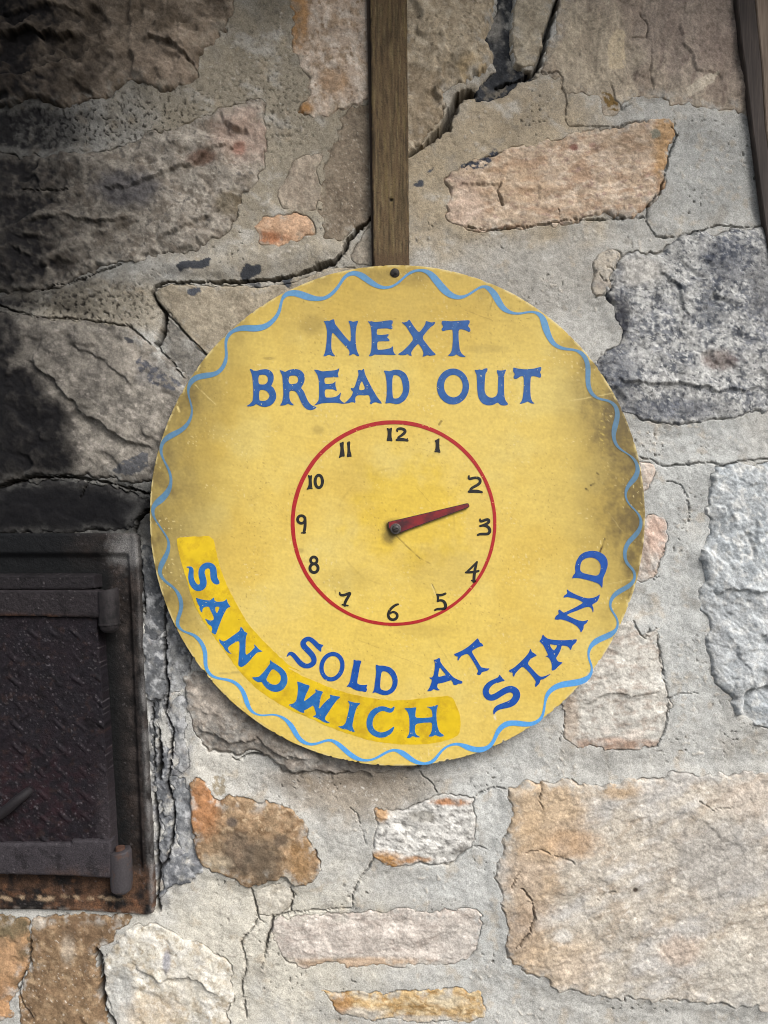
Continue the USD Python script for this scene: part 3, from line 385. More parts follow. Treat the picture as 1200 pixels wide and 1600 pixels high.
def facets(A, B, scale, seed, flat=1.0):
    """broken rock: tilted facets, each with its own height"""
    rs = np.random.RandomState(seed); lo = np.array([A.min(), B.min()]) - scale; hi = np.array([A.max(), B.max()]) + scale
    n = max(4, int((hi - lo).prod() / scale ** 2)); P = rs.uniform(lo, hi, (n, 2)); h = rs.uniform(-1, 1, n); g = rs.normal(0, 0.9 * flat, (n, 2)) / scale
    from scipy.spatial import cKDTree
    wa = A + 0.3 * scale * fbm(A, B, scale * 0.7, seed, 3); wb = B + 0.3 * scale * fbm(A, B, scale * 0.7, seed + 9, 3)
    _, i = cKDTree(P).query(np.stack([wa.ravel(), wb.ravel()], 1)); i = i.reshape(A.shape)
    return h[i] * 0.55 + g[i][..., 0] * (A - P[i][..., 0]) + g[i][..., 1] * (B - P[i][..., 1])
def relief(A, B, s, seed):
    a, ang, kind = s['a'], s['ang'], s['kind']
    if kind == 'smooth':
        return a * (1.0 * fbm(A, B, 40, seed, 5, 0.6) + 0.4 * fbm(A, B, 7, seed + 5, 2))
    if kind == 'layer':
        t = fbm(A, B, 42, seed, 5, 0.55, ang, 2.6); q = t * 5 + 0.6 * fbm(A, B, 16, seed + 4, 3)
        terr = (np.floor(q) + ss(0.62, 1.0, q - np.floor(q))) / 5
        f = ndi.gaussian_filter(facets(A, B, 60, seed + 2, 0.7), 0.9) + 0.45 * ndi.gaussian_filter(facets(A, B, 24, seed + 3, 0.8), 0.7); zone = ss(-0.15, 0.3, fbm(A, B, 90, seed + 9, 2))
        return a * (0.45 * t + 1.0 * terr + 0.34 * f + (0.16 + 0.5 * zone) * fbm(A, B, 13, seed + 7, 4, 0.62, ang, 2.2) + 0.12 * fbm(A, B, 4.5, seed + 8, 2))
    if kind == 'crag':
        f = ndi.gaussian_filter(facets(A, B, 62, seed), 0.8) + 0.5 * ndi.gaussian_filter(facets(A, B, 26, seed + 1), 0.7) + 0.14 * ndi.gaussian_filter(facets(A, B, 11, seed + 2), 0.5)
        return a * (0.42 * f + 0.5 * fbm(A, B, 90, seed + 3, 3, 0.5, ang, 1.8) + 0.1 * fbm(A, B, 5, seed + 6, 2))
    f = ndi.gaussian_filter(facets(A, B, 44, seed, .8), 1.0) + 0.45 * ndi.gaussian_filter(facets(A, B, 17, seed + 1, .8), 0.8)
    return a * (0.46 * f + 1.10 * fbm(A, B, 80, seed + 2, 5, 0.46, ang, 1.5) + 0.17 * fbm(A, B, 26, seed + 3, 5, 0.55, ang, 1.4, ridged=True) + 0.10 * fbm(A, B, 7, seed + 4, 3, 0.6))

wall = xf('stone_wall', loc=(0, 0, 0.66))
tag(stage.GetPrimAtPath(wall), 'old rubble stone wall with grey mortar, sooty with painted shade on the left behind the yellow sign', 'wall', kind='structure')
deep = np.full(SH, -99, np.float32)
signr = np.hypot((X - 621) / 1.0, Y - 805.5)
hidden = signr < 345                                       # nothing is built where the board hides the wall from every side
frame_in = (X < 200 + (Y - 840) * 0.05) & (Y > 850) & (Y < 1412)
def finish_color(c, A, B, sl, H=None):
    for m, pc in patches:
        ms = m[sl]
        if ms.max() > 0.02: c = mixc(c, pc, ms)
    so = soot_shade[sl]
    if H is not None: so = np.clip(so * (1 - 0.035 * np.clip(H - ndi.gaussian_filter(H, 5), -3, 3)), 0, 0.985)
    c = mixc(c, SOOT_SHADE_C, so); return mixc(c, lin((42, 38, 34)), 0.45 * crackin[sl])
meshes = []
for n, s in enumerate(S):
    p = roughen(s['poly'], s['amp'], 200 + n); mg = 16
    lo, hi = p.min(0) - mg, p.max(0) + mg
    c0, c1 = max(0, int((lo[0] - X0) / STEP)), min(SH[1], int((hi[0] - X0) / STEP) + 2); r0, r1 = max(0, int((lo[1] - Y0) / STEP)), min(SH[0], int((hi[1] - Y0) / STEP) + 2)
    sl = (slice(r0, r1), slice(c0, c1)); A, B = X[sl], Y[sl]
    m = raster(p, A[0, 0], B[0, 0], STEP, A.shape)
    sd = ndi.gaussian_filter((ndi.distance_transform_edt(m) - ndi.distance_transform_edt(~m)).astype(np.float32) * STEP, 0.7)
    e = s['edge']; inn = np.clip(sd, 0, None)
    rel = relief(A, B, s, 300 + 7 * n) + ledge[sl]
    e = e * (0.25 + 0.9 * ss(-0.25, 0.3, fbm(A, B, 45, 540 + n, 2))); low = ndi.gaussian_filter(rel, 5)
    H = s['d'] + 0.6 * s['bulge'] * (1 - np.exp(-inn / 28)) + rel * (0.6 + 0.4 * ss(0, 8, inn)) - e * (1 - ss(0, 1.3 * e, inn)) ** 2
    H = np.where(sd < 0, H + 2.6 * sd, H) - crack[sl] * (0.3 if n < 0 else 1.0)
    H += s['fine'] * (0.07 * grain_(A.shape, 0.7, 400 + n) + 0.10 * grain_(A.shape, 1.7, 401 + n))
    # mortar: sinks under the stone, opens a gap along it here and there
    gate = ss(0.14, 0.34, fbm(A, B, 55, 500 + n, 3) + 0.06 * s['gap'] - 0.06); over = (np.minimum((4.0 + 1.6 * s['amp']) * fbm(A, B, 30, 520 + n, 5, 0.65), 0.6) - 1.4) * (1 - gate)
    flush = 0.85 * np.exp(-np.clip(-sd, 0, None) / 15) * ss(20, 8, np.abs(sd))
    mort = Hm[sl]; mort = mort + flush * (s['d'] - 0.35 * e + 0.5 * low - mort)
    mort = mort - 24 * ss(-0.6, 3.6, sd + over) - s['gap'] * 3.0 * gate * ss(-2.6, -0.6, sd)
    Hm[sl] = mort; deep[sl] = np.maximum(deep[sl], sd)
    # colour
    c = np.empty(A.shape + (3,), np.float32); c[:] = lin(s['base'])
    for j, (col, sc, thr, soft) in enumerate(s['cols']):
        st = 2.0 if s['kind'] == 'layer' else 1.2
        c = mixc(c, lin(col), 0.85 * ss(thr - soft, thr + soft, fbm(A, B, sc, 600 + 11 * n + j * 5, 5, 0.6, s['ang'], st)))
    for j, (x, y, rx, ry, col, st) in enumerate(s['splats']):
        g = gauss(x, y, rx * 1.25, ry * 1.25)(A, B); c = mixc(c, lin(col), st * ss(0.18, 0.75, g + (0.34 if rx > 8 else 0.1) * g ** 0.3 * fbm(A, B, max(6, rx * 0.6), 700 + j, 4, 0.6)))
    c *= np.clip(1 + 0.28 * fbm(A, B, 30, 800 + n, 4) + 0.30 * fbm(A, B, 9, 830 + n, 3, 0.7) * (0.5 + 1.2 * ss(-0.2, 0.3, fbm(A, B, 60, 848 + n, 2))) + 0.05 * grain_(A.shape, 0.6, 845 + n) + 0.05 * grain_(A.shape, 1.5, 846 + n), 0.3, 1.7)[..., None]
    c = mixc(c, c * 0.45, 0.6 * ss(1.9, 2.8, grain_(A.shape, 1.0, 860 + n))); c = mixc(c, np.clip(c * 1.4, 0, .8), 0.6 * ss(1.9, 2.8, grain_(A.shape, 1.0, 890 + n)))
    # mortar smeared and dust on the stone's rim
    rim = ss(22, 0, sd) * ss(-0.02, 0.25, fbm(A, B, 22, 920 + n, 5, 0.62)); c = mixc(c, C[sl], 0.72 * rim)
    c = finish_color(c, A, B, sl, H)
    keep = (sd > -7) & ~(hidden[sl] | frame_in[sl])
    cells = keep[:-1, :-1] & keep[1:, 1:] & keep[1:, :-1] & keep[:-1, 1:]
    meshes.append((A, B, H, c, cells, s['label']))
Hm -= crack
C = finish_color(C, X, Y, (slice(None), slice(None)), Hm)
keep = (deep < 9) & ~hidden & ~frame_in
cells = keep[:-1, :-1] & keep[1:, 1:] & keep[1:, :-1] & keep[:-1, 1:]
v, f, u = grid_mesh(X, Y, Hm, cells)
put('mortar', wall, v, f, M_MORTAR, True, C[u], 'grey and tan mortar between the stones')
for A, B, H, c, cells, lab in meshes:
    if cells.sum() < 20: continue
    v, f, u = grid_mesh(A, B, H, cells)
    put('stone' if 'mortar beside' not in lab else 'mortar_slab', wall, v, f, M_STONE, True, c[u], lab)
b = trimesh.creation.box((1.36, 0.16, 1.76)); b.apply_translation((0, 0.128, 1.5))
put('wall_core', wall, b.vertices, b.faces, pmat('core', (90, 84, 76), 0.95), False)

# unseen boards overhead, added to keep light off the upper wall
shade_roof = xf('added_shade_roof', loc=(0, 0.04, 2.74)); tag(stage.GetPrimAtPath(shade_roof), kind='structure')
for q in range(4):
    b = trimesh.creation.box((3.6, 0.158, 0.028)); b.apply_translation((0, 0.03 - 0.08 - 0.162 * q, 2.80 - 0.012 * q)); put('shade_board', shade_roof, b.vertices, b.faces, usdkit.material(stage, f'/World/Looks/shade_roof_wood_{q}', {'p': ('principled_bsdf', dict(base_color=(0.16, 0.125, 0.09), roughness=0.8))}, surface='p.BSDF'), False)

# ------------------------------------------------------------------ solid helpers
def prism(poly, d0, d1, bevel=1.0, k=None):
    """a plate with the outline poly (photo mm at the depth d1), from depth d0 to d1, its front edge chamfered"""
    P = poly if hasattr(poly, 'geom_type') else Polygon(poly).buffer(0)
    out_v, out_f, base = [], [], 0
    geoms = P.geoms if hasattr(P, 'geoms') else [P]
    k = (D - d1 / 1000) / D if k is None else k
    def emit(pts, d): return np.stack([(pts[:, 0] - 600) / 1000 * k, np.full(len(pts), -d / 1000), 1.5 + (800 - pts[:, 1]) / 1000 * k], 1)
    for g in geoms:
        if g.area < 0.5: continue
        inner = g.buffer(-bevel, join_style=2) if bevel else g
        if bevel and (inner.is_empty or hasattr(inner, 'geoms')): inner = g; 
        bv = bevel if inner is not g else 0
        v2, f2 = trimesh.creation.triangulate_polygon(inner, engine='earcut')
        v3 = emit(np.asarray(v2), d1); tri = np.asarray(f2)
        nrm = np.cross(v3[tri[:, 1]] - v3[tri[:, 0]], v3[tri[:, 2]] - v3[tri[:, 0]])[:, 1]; tri = np.where((nrm > 0)[:, None], tri[:, ::-1], tri)
        out_v.append(v3); out_f.append(tri + base); base += len(v3)
        def ring(a, da, b, db):
            nonlocal base
            n = len(a); out_v.append(np.vstack([emit(a, da), emit(b, db)])); i = np.arange(n); j = (i + 1) % n
            out_f.append(np.vstack([np.stack([i, j, n + j], 1), np.stack([i, n + j, n + i], 1)]) + base); base += 2 * n
        def rs(r, n): 
            L = LineString(r.coords); return np.array([L.interpolate(t, True).coords[0] for t in np.linspace(0, 1, n, endpoint=False)])
        for ro, ri in zip([g.exterior, *g.interiors], [inner.exterior, *inner.interiors]) if len(g.interiors) == len(inner.interiors) else [(g.exterior, inner.exterior)]:
            a = np.array(ro.coords)[:-1]
            sgn = 1 if ro.is_ccw else -1
            if ro is g.exterior: a = a if ro.is_ccw else a[::-1]
            else: a = a[::-1] if ro.is_ccw else a
            if bv:
                bq = np.array(ri.coords)[:-1]
                L = LineString(np.vstack([bq, bq[:1]])); bq = np.array([L.interpolate(L.project(Point(q))).coords[0] for q in a])
                ring(bq, d1, a, d1 - bv); ring(a, d1 - bv, a, d0)
            else: ring(a, d1, a, d0)
    return np.vstack(out_v), np.vstack(out_f)
def tube_mesh(pts, radii, sides=14):
    """a round bar through world points"""
    p = np.asarray(pts, float); t = np.gradient(p, axis=0); t /= np.linalg.norm(t, axis=1, keepdims=True)
    a = np.cross(t, [0.3, 1.0, 0.2]); a /= np.linalg.norm(a, axis=1, keepdims=True); b = np.cross(t, a); th = np.arange(sides) * 2 * np.pi / sides
    r = np.broadcast_to(radii, (len(p),)); v = p[:, None] + r[:, None, None] * (np.cos(th)[None, :, None] * a[:, None] + np.sin(th)[None, :, None] * b[:, None])
    v = v.reshape(-1, 3); f = []
    for i in range(len(p) - 1):
        for j in range(sides):
            q = [i * sides + j, i * sides + (j + 1) % sides, (i + 1) * sides + (j + 1) % sides, (i + 1) * sides + j]; f += [[q[0], q[1], q[2]], [q[0], q[2], q[3]]]
    n = len(v); v = np.vstack([v, p[0], p[-1]])
    for j in range(sides): f += [[n, (j + 1) % sides, j], [n + 1, (len(p) - 1) * sides + j, (len(p) - 1) * sides + (j + 1) % sides]]
    return v, np.array(f)

# ------------------------------------------------------------------ the wooden batten that carries the sign, and the slanting plank
def woodmat(name, c1, c2, c3, rot=0.0):
    return usdkit.material(stage, '/World/Looks/' + name, {
        'g': ('geometry', {}), 'mp': ('mapping', dict(scale=(1.0, 0.3, 0.045), rotation=(0, rot, 0))), 'mp2': ('mapping', dict(scale=(1.0, 1.0, 0.12), rotation=(0, rot, 0))),
        'n': ('noise_texture', dict(scale=420.0, detail=6.0, roughness=0.7)), 'n2': ('noise_texture', dict(scale=70.0, detail=4.0, roughness=0.6)),
        'r': ('rgb_ramp', dict(ramp=[(0.25, tuple(lin(c2))), (0.5, tuple(lin(c1))), (0.75, tuple(lin(c3)))])),
        'r2': ('map_range', dict(from_min=0.3, from_max=0.7, to_min=0.7, to_max=1.25)), 'm': ('mix_color', dict(blend_type='multiply', fac=1.0, use_clamp=False)),
        'bu': ('bump', dict(strength=0.5, distance=0.001)), 'p': ('principled_bsdf', dict(roughness=0.75, specular_ior_level=0.25))},
        [('g.position', 'mp.vector'), ('g.position', 'mp2.vector'), ('mp.vector', 'n.vector'), ('mp2.vector', 'n2.vector'), ('n.fac', 'r.fac'), ('n2.fac', 'r2.value'), ('r.color', 'm.a'), ('r2.result', 'm.b'),
         ('m.result', 'p.base_color'), ('n.fac', 'bu.height'), ('bu.normal', 'p.normal')], surface='p.BSDF')
M_WOOD = woodmat('batten_wood', (92, 80, 54), (60, 50, 34), (118, 104, 74)); M_WOODD = woodmat('shadow_strip_wood', (58, 47, 38), (40, 32, 27), (74, 60, 48))
bat = xf('wooden_batten', loc=W(606, 205, 8)); tag(stage.GetPrimAtPath(bat), 'weathered brown wooden batten running up the wall from behind the top of the yellow sign', 'batten')
WOODLATER = True
v, f = prism([(571, -70), (600, -70), (606, 520), (583, 520), (577, 200)], 0, 9.5, 0.8); put('shadow_strip', bat, v, f, M_WOODD, 20, label='dark thin strip standing in for the shadow line along the left side')  # dark strip set in as the shadow line beside the batten
plank = xf('slanting_plank', loc=W(1190, 150, 10)); tag(stage.GetPrimAtPath(plank), 'dark wooden plank leaning across the upper right corner of the wall', 'plank')
M_PL = woodmat('plank_wood', (128, 112, 98), (96, 82, 70), (150, 134, 118), 0.12); M_PLD = woodmat('plank_edge_wood', (62, 54, 50), (42, 36, 34), (80, 70, 64), 0.12)
v, f = prism([(1179, -70), (1300, -70), (1375, 480), (1241, 480), (1215, 330), (1197, 200), (1191, 100), (1181, 0)], 3, 11, 1.5); put('plank_face', plank, v, f, M_PL, 20)
v, f = prism([(1144, -70), (1178, -70), (1180, 0), (1190, 100), (1196, 200), (1214, 330), (1240, 480), (1215, 480), (1195, 345), (1176, 200), (1164, 100), (1158, 60), (1152, 0)], 2, 14, 1.5); put('plank_edge', plank, v, f, M_PLD, 20, label='dark edge strip of the plank')  # edge strip coloured darker than the plank face

# ------------------------------------------------------------------ the iron oven door
oven = xf('oven_door', loc=W(110, 1430, 6)); tag(stage.GetPrimAtPath(oven), 'sooty rusty iron oven door in its frame set in the wall left of the sign', 'oven door')
def plate(name, parent, poly, d0, d1, hfun=None, cfun=None, step=1.6, mat=M_IRON, edge=2.0, label=None, amp=0.5):
    """iron plate: a fine height field inside an outline, with rounded rim and sides"""
    p = densify(chaikin(poly, 1, 0.06), 2.0); p = p + amp * np.stack([fbm(p[:, 0], p[:, 1], 12, 31, 2), fbm(p[:, 0], p[:, 1], 12, 32, 2)], 1)
    lo, hi = p.min(0) - 5, p.max(0) + 5
    A, B = np.meshgrid(np.arange(lo[0], hi[0], step, dtype=np.float32), np.arange(lo[1], hi[1], step, dtype=np.float32))
    from scipy.spatial import cKDTree
    pd = densify(p, 0.4); tn = np.roll(pd, -2, 0) - np.roll(pd, 2, 0); sg = np.sign((p[:, 0] * np.roll(p[:, 1], -1) - np.roll(p[:, 0], -1) * p[:, 1]).sum())
    dist, ni = cKDTree(pd).query(np.stack([A.ravel(), B.ravel()], 1)); vx, vy = A.ravel() - pd[ni, 0], B.ravel() - pd[ni, 1]
    sd = (dist * np.sign(sg * (tn[ni, 0] * vy - tn[ni, 1] * vx))).reshape(A.shape).astype(np.float32)
    on = (sd < 0) & (sd > -2.6); A, B = A.copy(), B.copy(); nq = ni.reshape(A.shape)
    H = d1 - edge * (1 - ss(0, edge * 1.5, np.clip(sd, 0, None))) ** 2 + (hfun(A, B) if hfun else 0)
    H = np.where(sd < 0, d0, H)
    c = cfun(A, B, sd)
    keep = sd > -2.6; cells = keep[:-1, :-1] & keep[1:, 1:] & keep[1:, :-1] & keep[:-1, 1:]
    A[on], B[on] = pd[nq[on], 0], pd[nq[on], 1]                # the sides stand straight on the outline
    ins = sd >= 0; top = cells & ins[:-1, :-1] & ins[1:, 1:] & ins[1:, :-1] & ins[:-1, 1:]; k = (D - d1 / 1000) / D
    v, f, u = grid_mesh(A, B, H, top, k); v2, f2, u2 = grid_mesh(A, B, H, cells & ~top, k)      # face and sides shade apart
    return put(name, parent, np.vstack([v, v2]), np.vstack([f, f2 + len(v)]), mat, True, np.vstack([c[u], c[u2]]), label)
def ironcol(base, rust=0.0, rustc=(92, 68, 52), ash=None, seed=0, grain=0.35):
    def fn(A, B, sd):
        c = np.empty(A.shape + (3,), np.float32); c[:] = lin(base)
        n1 = fbm(A, B, 40, 900 + seed, 5, 0.6)
        if rust: 
            r = rust(A, B) if callable(rust) else rust
            c = mixc(c, lin(rustc), np.clip(r * ss(-0.15, 0.35, n1 + 0.1), 0, 1)); c = mixc(c, lin((122, 86, 62)), np.clip(r * 0.6 * ss(0.15, 0.45, fbm(A, B, 18, 905 + seed, 4, 0.6)), 0, 1))
        c = mixc(c, c * 0.45, 0.8 * ss(0.1, 0.45, fbm(A, B, 26, 910 + seed, 4)))
        c *= np.clip(1 + grain * (0.22 * grain_(A.shape, 0.8, 915 + seed) + 0.5 * fbm(A, B, 12, 916 + seed, 3)), 0.2, 2)[..., None]
        c = mixc(c, lin((128, 122, 122)), 0.30 * ss(1.9, 2.8, grain_(A.shape, 0.6, 918 + seed)))
        if ash: 
            k = ash(A, B); c = mixc(c, lin((158, 156, 152)), np.clip(k, 0, 1))
        return np.clip(c, 0, 1)
    return fn
def woodcol(A, B, sd):
    c = np.empty(A.shape + (3,), np.float32); c[:] = lin((98, 80, 57)); g1 = fbm(A, B, 2.6, 970, 3, 0.7, 89, 26.0); g2 = fbm(A, B, 9, 971, 4, 0.6, 89, 14.0)
    c = mixc(c, lin((58, 48, 34)), 0.8 * ss(0.0, 0.4, g1)); c = mixc(c, lin((124, 110, 80)), 0.6 * ss(0.05, 0.4, -g1)); c = mixc(c, lin((70, 60, 40)), 0.6 * ss(0.0, 0.35, g2)); c = mixc(c, lin((112, 98, 62)), 0.5 * ss(0.1, 0.4, -g2))
    c = mixc(c, lin((50, 42, 32)), 0.5 * ss(0.25, 0.5, fbm(A, B, 3.4, 972, 2))); c = mixc(c, lin((84, 66, 48)), 0.7 * ss(392, 402, B + 5 * fbm(A, B, 6, 973, 2))); c = mixc(c, lin((46, 38, 28)), 0.6 * ss(5, 1, sd) * ss(-0.1, 0.3, fbm(A, B, 14, 974, 3)))
    k = np.hypot(A - 606, (B - 60) / 2.2); c = mixc(c, lin((44, 34, 24)), 0.5 * ss(9, 3, k)); return mixc(c, lin((24, 20, 17)), 0.9 * ss(3.2, 2.0, np.hypot(A - 611, B - 312)))
plate('front_strip', bat, [(577.5, -70), (635.5, -70), (638, 200), (641, 520), (585, 520), (581, 200)], 10, 20, lambda A, B: 0.9 * fbm(A, B, 2.6, 970, 3, 0.7, 89, 26.0) + 0.5 * fbm(A, B, 12, 975, 3) - 3 * ss(3.2, 1.6, np.hypot(A - 611, B - 312)), woodcol, mat=vmat('batten_grain', 0.8, 0.2, 500, 0.3, 0.5, 400), edge=1.6, amp=0.8)
frx = lambda B: 215 + (B - 835) * 0.0455
ashf = lambda A, B: 0.6 * ss(11, 1, np.abs(frx(B) - 1 - A)) * ss(-0.35, 0.35, fbm(A, B, 12, 930, 5, 0.65, 87, 3.0)) * (0.35 + 0.65 * ss(950, 1080, B)) + 0.6 * ss(0.2, 0.9, gauss(198, 862, 34, 34)(A, B) + 0.4 * fbm(A, B, 16, 931, 5, 0.65))
rustf = lambda A, B: ss(1320, 1410, B + 12 * fbm(A, B, 20, 940, 3)) + 0.10 * gauss(185, 1290, 40, 90)(A, B) + 0.10 * gauss(165, 900, 60, 60)(A, B)
# door leaf, with a faint raised tread pattern
def tread(A, B):
    wa, wb = A + 5 * fbm(A, B, 60, 963, 3), B + 5 * fbm(A, B, 60, 964, 3)
    u, w = (wa - (wb - 965) * 0.06) / 33.0, wb / 36.0; out = 0
    for sgn, off in ((1, 0.0), (-1, 0.5)):
        a, b = u + off, w + off; a = a - np.floor(a) - 0.5; b = b - np.floor(b) - 0.5
        q, r = (a * 0.74 + sgn * b * 0.67), (-sgn * a * 0.67 + b * 0.74)
        out = np.maximum(out, ss(1.1, 0.3, np.maximum(np.abs(q) / 0.42, np.abs(r) / 0.11)))
    return 2.3 * out * np.clip(0.55 + 1.6 * fbm(A, B, 50, 960, 3), 0.0, 1.1) + 0.4 * fbm(A, B, 7, 961, 3, 0.7) + 0.13 * grain_(A.shape, 0.7, 966) + 0.9 * fbm(A, B, 70, 962, 2)
def leafcol(A, B, sd):
    c = ironcol((25, 22, 26), 0.10, (42, 22, 26), seed=2, grain=0.5)(A, B, sd)
    c = mixc(c, lin((44, 24, 28)), 0.5 * ss(0.2, 0.9, gauss(60, 1240, 110, 90)(A, B)) * ss(-0.2, 0.3, fbm(A, B, 20, 967, 4))); c = mixc(c, lin((66, 60, 62)), 0.45 * ss(30, 5, sd) * ss(1150, 1300, B)); return mixc(c, lin((104, 98, 102)), 0.5 * ss(1.7, 2.6, grain_(A.shape, 0.6, 968)))
def framecol(A, B, sd):
    c = ironcol((30, 27, 26), rustf, seed=1)(A, B, sd); n_ = fbm(A, B, 30, 932, 4, 0.6)
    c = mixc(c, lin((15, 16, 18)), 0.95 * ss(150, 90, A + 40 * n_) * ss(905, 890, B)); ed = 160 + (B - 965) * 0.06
    c = mixc(c, lin((13, 14, 15)), 0.9 * ss(26, 4, A - ed + 8 * n_) * ss(850, 900, B) * ss(1350, 1320, B)); c = mixc(c, lin((72, 64, 60)), 0.6 * ss(-0.2, 0.35, n_) * ss(18, 34, A - ed) * ss(1330, 1290, B))  # sooty black recess beside the leaf, its shade painted in; dusty towards the lip
    c = mixc(c, lin((126, 124, 122)), np.clip(ashf(A, B), 0, 1)); lipb = ss(6, 1, np.abs(B - 1403 - 5 * fbm(A, B, 40, 933, 3))) * ss(-0.1, 0.25, fbm(A, B, 14, 934, 4)) * ss(215, 150, A)
    c = mixc(c, lin((176, 152, 124)), 0.75 * lipb); return mixc(c, lin((146, 138, 130)), 0.5 * ss(8, 2, sd) * (B > 1410) * ss(-0.1, 0.3, fbm(A, B, 18, 935, 4)))  # dusty streak, then the bottom lip's highlight painted into the colour
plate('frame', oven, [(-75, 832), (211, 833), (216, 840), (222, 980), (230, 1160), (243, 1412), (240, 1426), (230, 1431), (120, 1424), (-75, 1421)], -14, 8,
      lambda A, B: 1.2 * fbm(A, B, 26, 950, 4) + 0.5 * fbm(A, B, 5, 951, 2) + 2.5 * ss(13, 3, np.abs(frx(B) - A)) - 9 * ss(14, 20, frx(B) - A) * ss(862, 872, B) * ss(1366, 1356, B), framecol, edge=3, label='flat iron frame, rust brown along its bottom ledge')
leaf = plate('door_leaf', oven, [(-75, 925), (146, 925), (152, 962), (160, 1080), (167, 1200), (176, 1345), (-75, 1345)], -4, 27, tread,
      leafcol, edge=1.5, label='cast iron door leaf with a worn raised tread pattern')
plate('top_rail', oven, [(-75, 899), (148, 898), (149, 921), (-75, 922)], -4, 29, lambda A, B: 0.8 * fbm(A, B, 6, 965, 3, 0.7), ironcol((32, 29, 31), 0.0, seed=3), edge=2)
plate('hinge_strap', oven, [(-75, 921.5), (158, 921.5), (158, 966), (60, 964), (-75, 963)], 15, 34, lambda A, B: 1.0 * fbm(A, B, 6, 966, 3, 0.7) + 1.2 * fbm(A, B, 40, 967, 2), ironcol((38, 34, 36), lambda A, B: 0.9 * gauss(20, 966, 70, 6)(A, B), (84, 58, 44), seed=4), edge=3, label='upper iron hinge strap with a rusty lower edge')
plate('hinge_strap', oven, [(-75, 1318), (110, 1318), (112, 1312), (172, 1314), (174, 1324), (173, 1374), (112, 1370), (-75, 1366)], 15, 35, lambda A, B: 0.5 * fbm(A, B, 6, 968, 3, 0.7) + 1.2 * fbm(A, B, 50, 969, 2), ironcol((54, 50, 53), lambda A, B: 0.35 * gauss(120, 1368, 60, 12)(A, B), seed=5), edge=3, label='lower grey iron hinge strap')
M_KN = pmat('hinge_iron', (36, 32, 33), 0.7, 0.25, 0.35, 400, col2=(18, 16, 17), bump=0.5); M_KN2 = pmat('grey_hinge_iron', (56, 52, 54), 0.7, 0.3, 0.3, 400, col2=(76, 54, 42), thr=(0.55, 0.68), bump=0.5)
k1 = W([169, 169.5, 170, 171, 171, 171], [921, 923, 935, 974, 983, 988], 27); kn = put('hinge_knuckle', oven, *tube_mesh(k1, np.array([13.5, 15.2, 15.4, 15.4, 13, 7]) / 1000, 28), M_KN, 40)
put('seam_ring', kn, *tube_mesh(W([170.9, 171], [973.0, 975.6], 27), np.array([16.3, 16.3]) / 1000, 28), M_KN, 40)
k2 = W([188, 188.5, 189, 190, 190, 190], [1328, 1330, 1345, 1379, 1389, 1394], 22); kn2 = put('hinge_knuckle', oven, *tube_mesh(k2, np.array([15, 16.4, 16.6, 16.6, 15.4, 10]) / 1000, 28), M_KN2, 40)
put('hinge_pin', kn2, *tube_mesh(W([188, 188], [1323, 1332], 22), np.array([7, 7.2]) / 1000, 18), pmat('rusty_pin', (74, 52, 42), 0.7, 0.3, 0.3), 40)
hp = W([-45, -20, 0, 14, 26, 34, 38, 40], [1300, 1286, 1273, 1262, 1251, 1245, 1242, 1240], 40); hp[:, 1] += np.array([0, 0, 0, .001, .003, .008, .014, .021])
hd = put('handle', oven, *tube_mesh(hp, np.array([7.5, 7.5, 7.5, 7.8, 7.5, 7.2, 7.2, 7.2]) / 1000, 18), pmat('handle_iron', (28, 25, 27), 0.7, 0.2, 0.3, 400, bump=0.5), 40)

# ------------------------------------------------------------------ the sign
SD = 28.0                                                    # the painted face stands 28 mm before the wall
sign = xf('round_sign', loc=W(621, 805, SD - 4)); tag(stage.GetPrimAtPath(sign), 'round yellow painted bread sign with blue lettering, red clock ring and red hand', 'sign')
KS = (D - SD / 1000) / D
th = np.linspace(0, 2 * np.pi, 1500, endpoint=False)
def rim_r(t):
    c, s = np.cos(t), np.sin(t); r = 1.0 / np.sqrt((c / 387.2) ** 2 + (s / 391.5) ** 2)
    r = r + 0.8 * fbm(c * 390, s * 390, 60, 41, 3)
    rough = 0.25 + 0.9 * ss(0.0, 0.5, s) + 0.4 * ss(0.3, -0.6, s)
    return r - 1.6 * rough * ss(0.15, 0.5, fbm(c * 390, s * 390, 9, 42, 3)) - 2.2 * ss(0.33, 0.5, fbm(c * 390, s * 390, 14, 43, 2)) * ss(0.2, 0.7, s)
A, B = np.meshgrid(np.arange(225, 1018, 1.6, dtype=np.float32), np.arange(405, 1206, 1.6, dtype=np.float32))
T = np.arctan2(B - 805.5, A - 621); R = np.hypot(A - 621, B - 805.5); sdS = rim_r(T) - R
c = np.empty(A.shape + (3,), np.float32); c[:] = lin((230, 203, 112))
c = mixc(c, lin((222, 190, 92)), 0.6 * ss(-0.1, 0.4, fbm(A, B, 150, 51, 4)))
c = mixc(c, lin((228, 208, 130)), 0.6 * ss(0.0, 0.45, fbm(A, B, 110, 52, 4)))
c = mixc(c, lin((228, 196, 74)), 0.75 * ss(0.25, 0.8, gauss(640, 800, 100, 90)(A, B) + 0.5 * fbm(A, B, 35, 53, 4)))
c = mixc(c, lin((232, 202, 92)), 0.45 * ss(0.3, 0.9, gauss(620, 990, 210, 110)(A, B) + 0.3 * fbm(A, B, 60, 54, 4)))
c = mixc(c, lin((214, 182, 92)), 0.6 * ss(0.2, 0.9, gauss(600, 470, 300, 90)(A, B) + 0.3 * fbm(A, B, 60, 55, 4)))
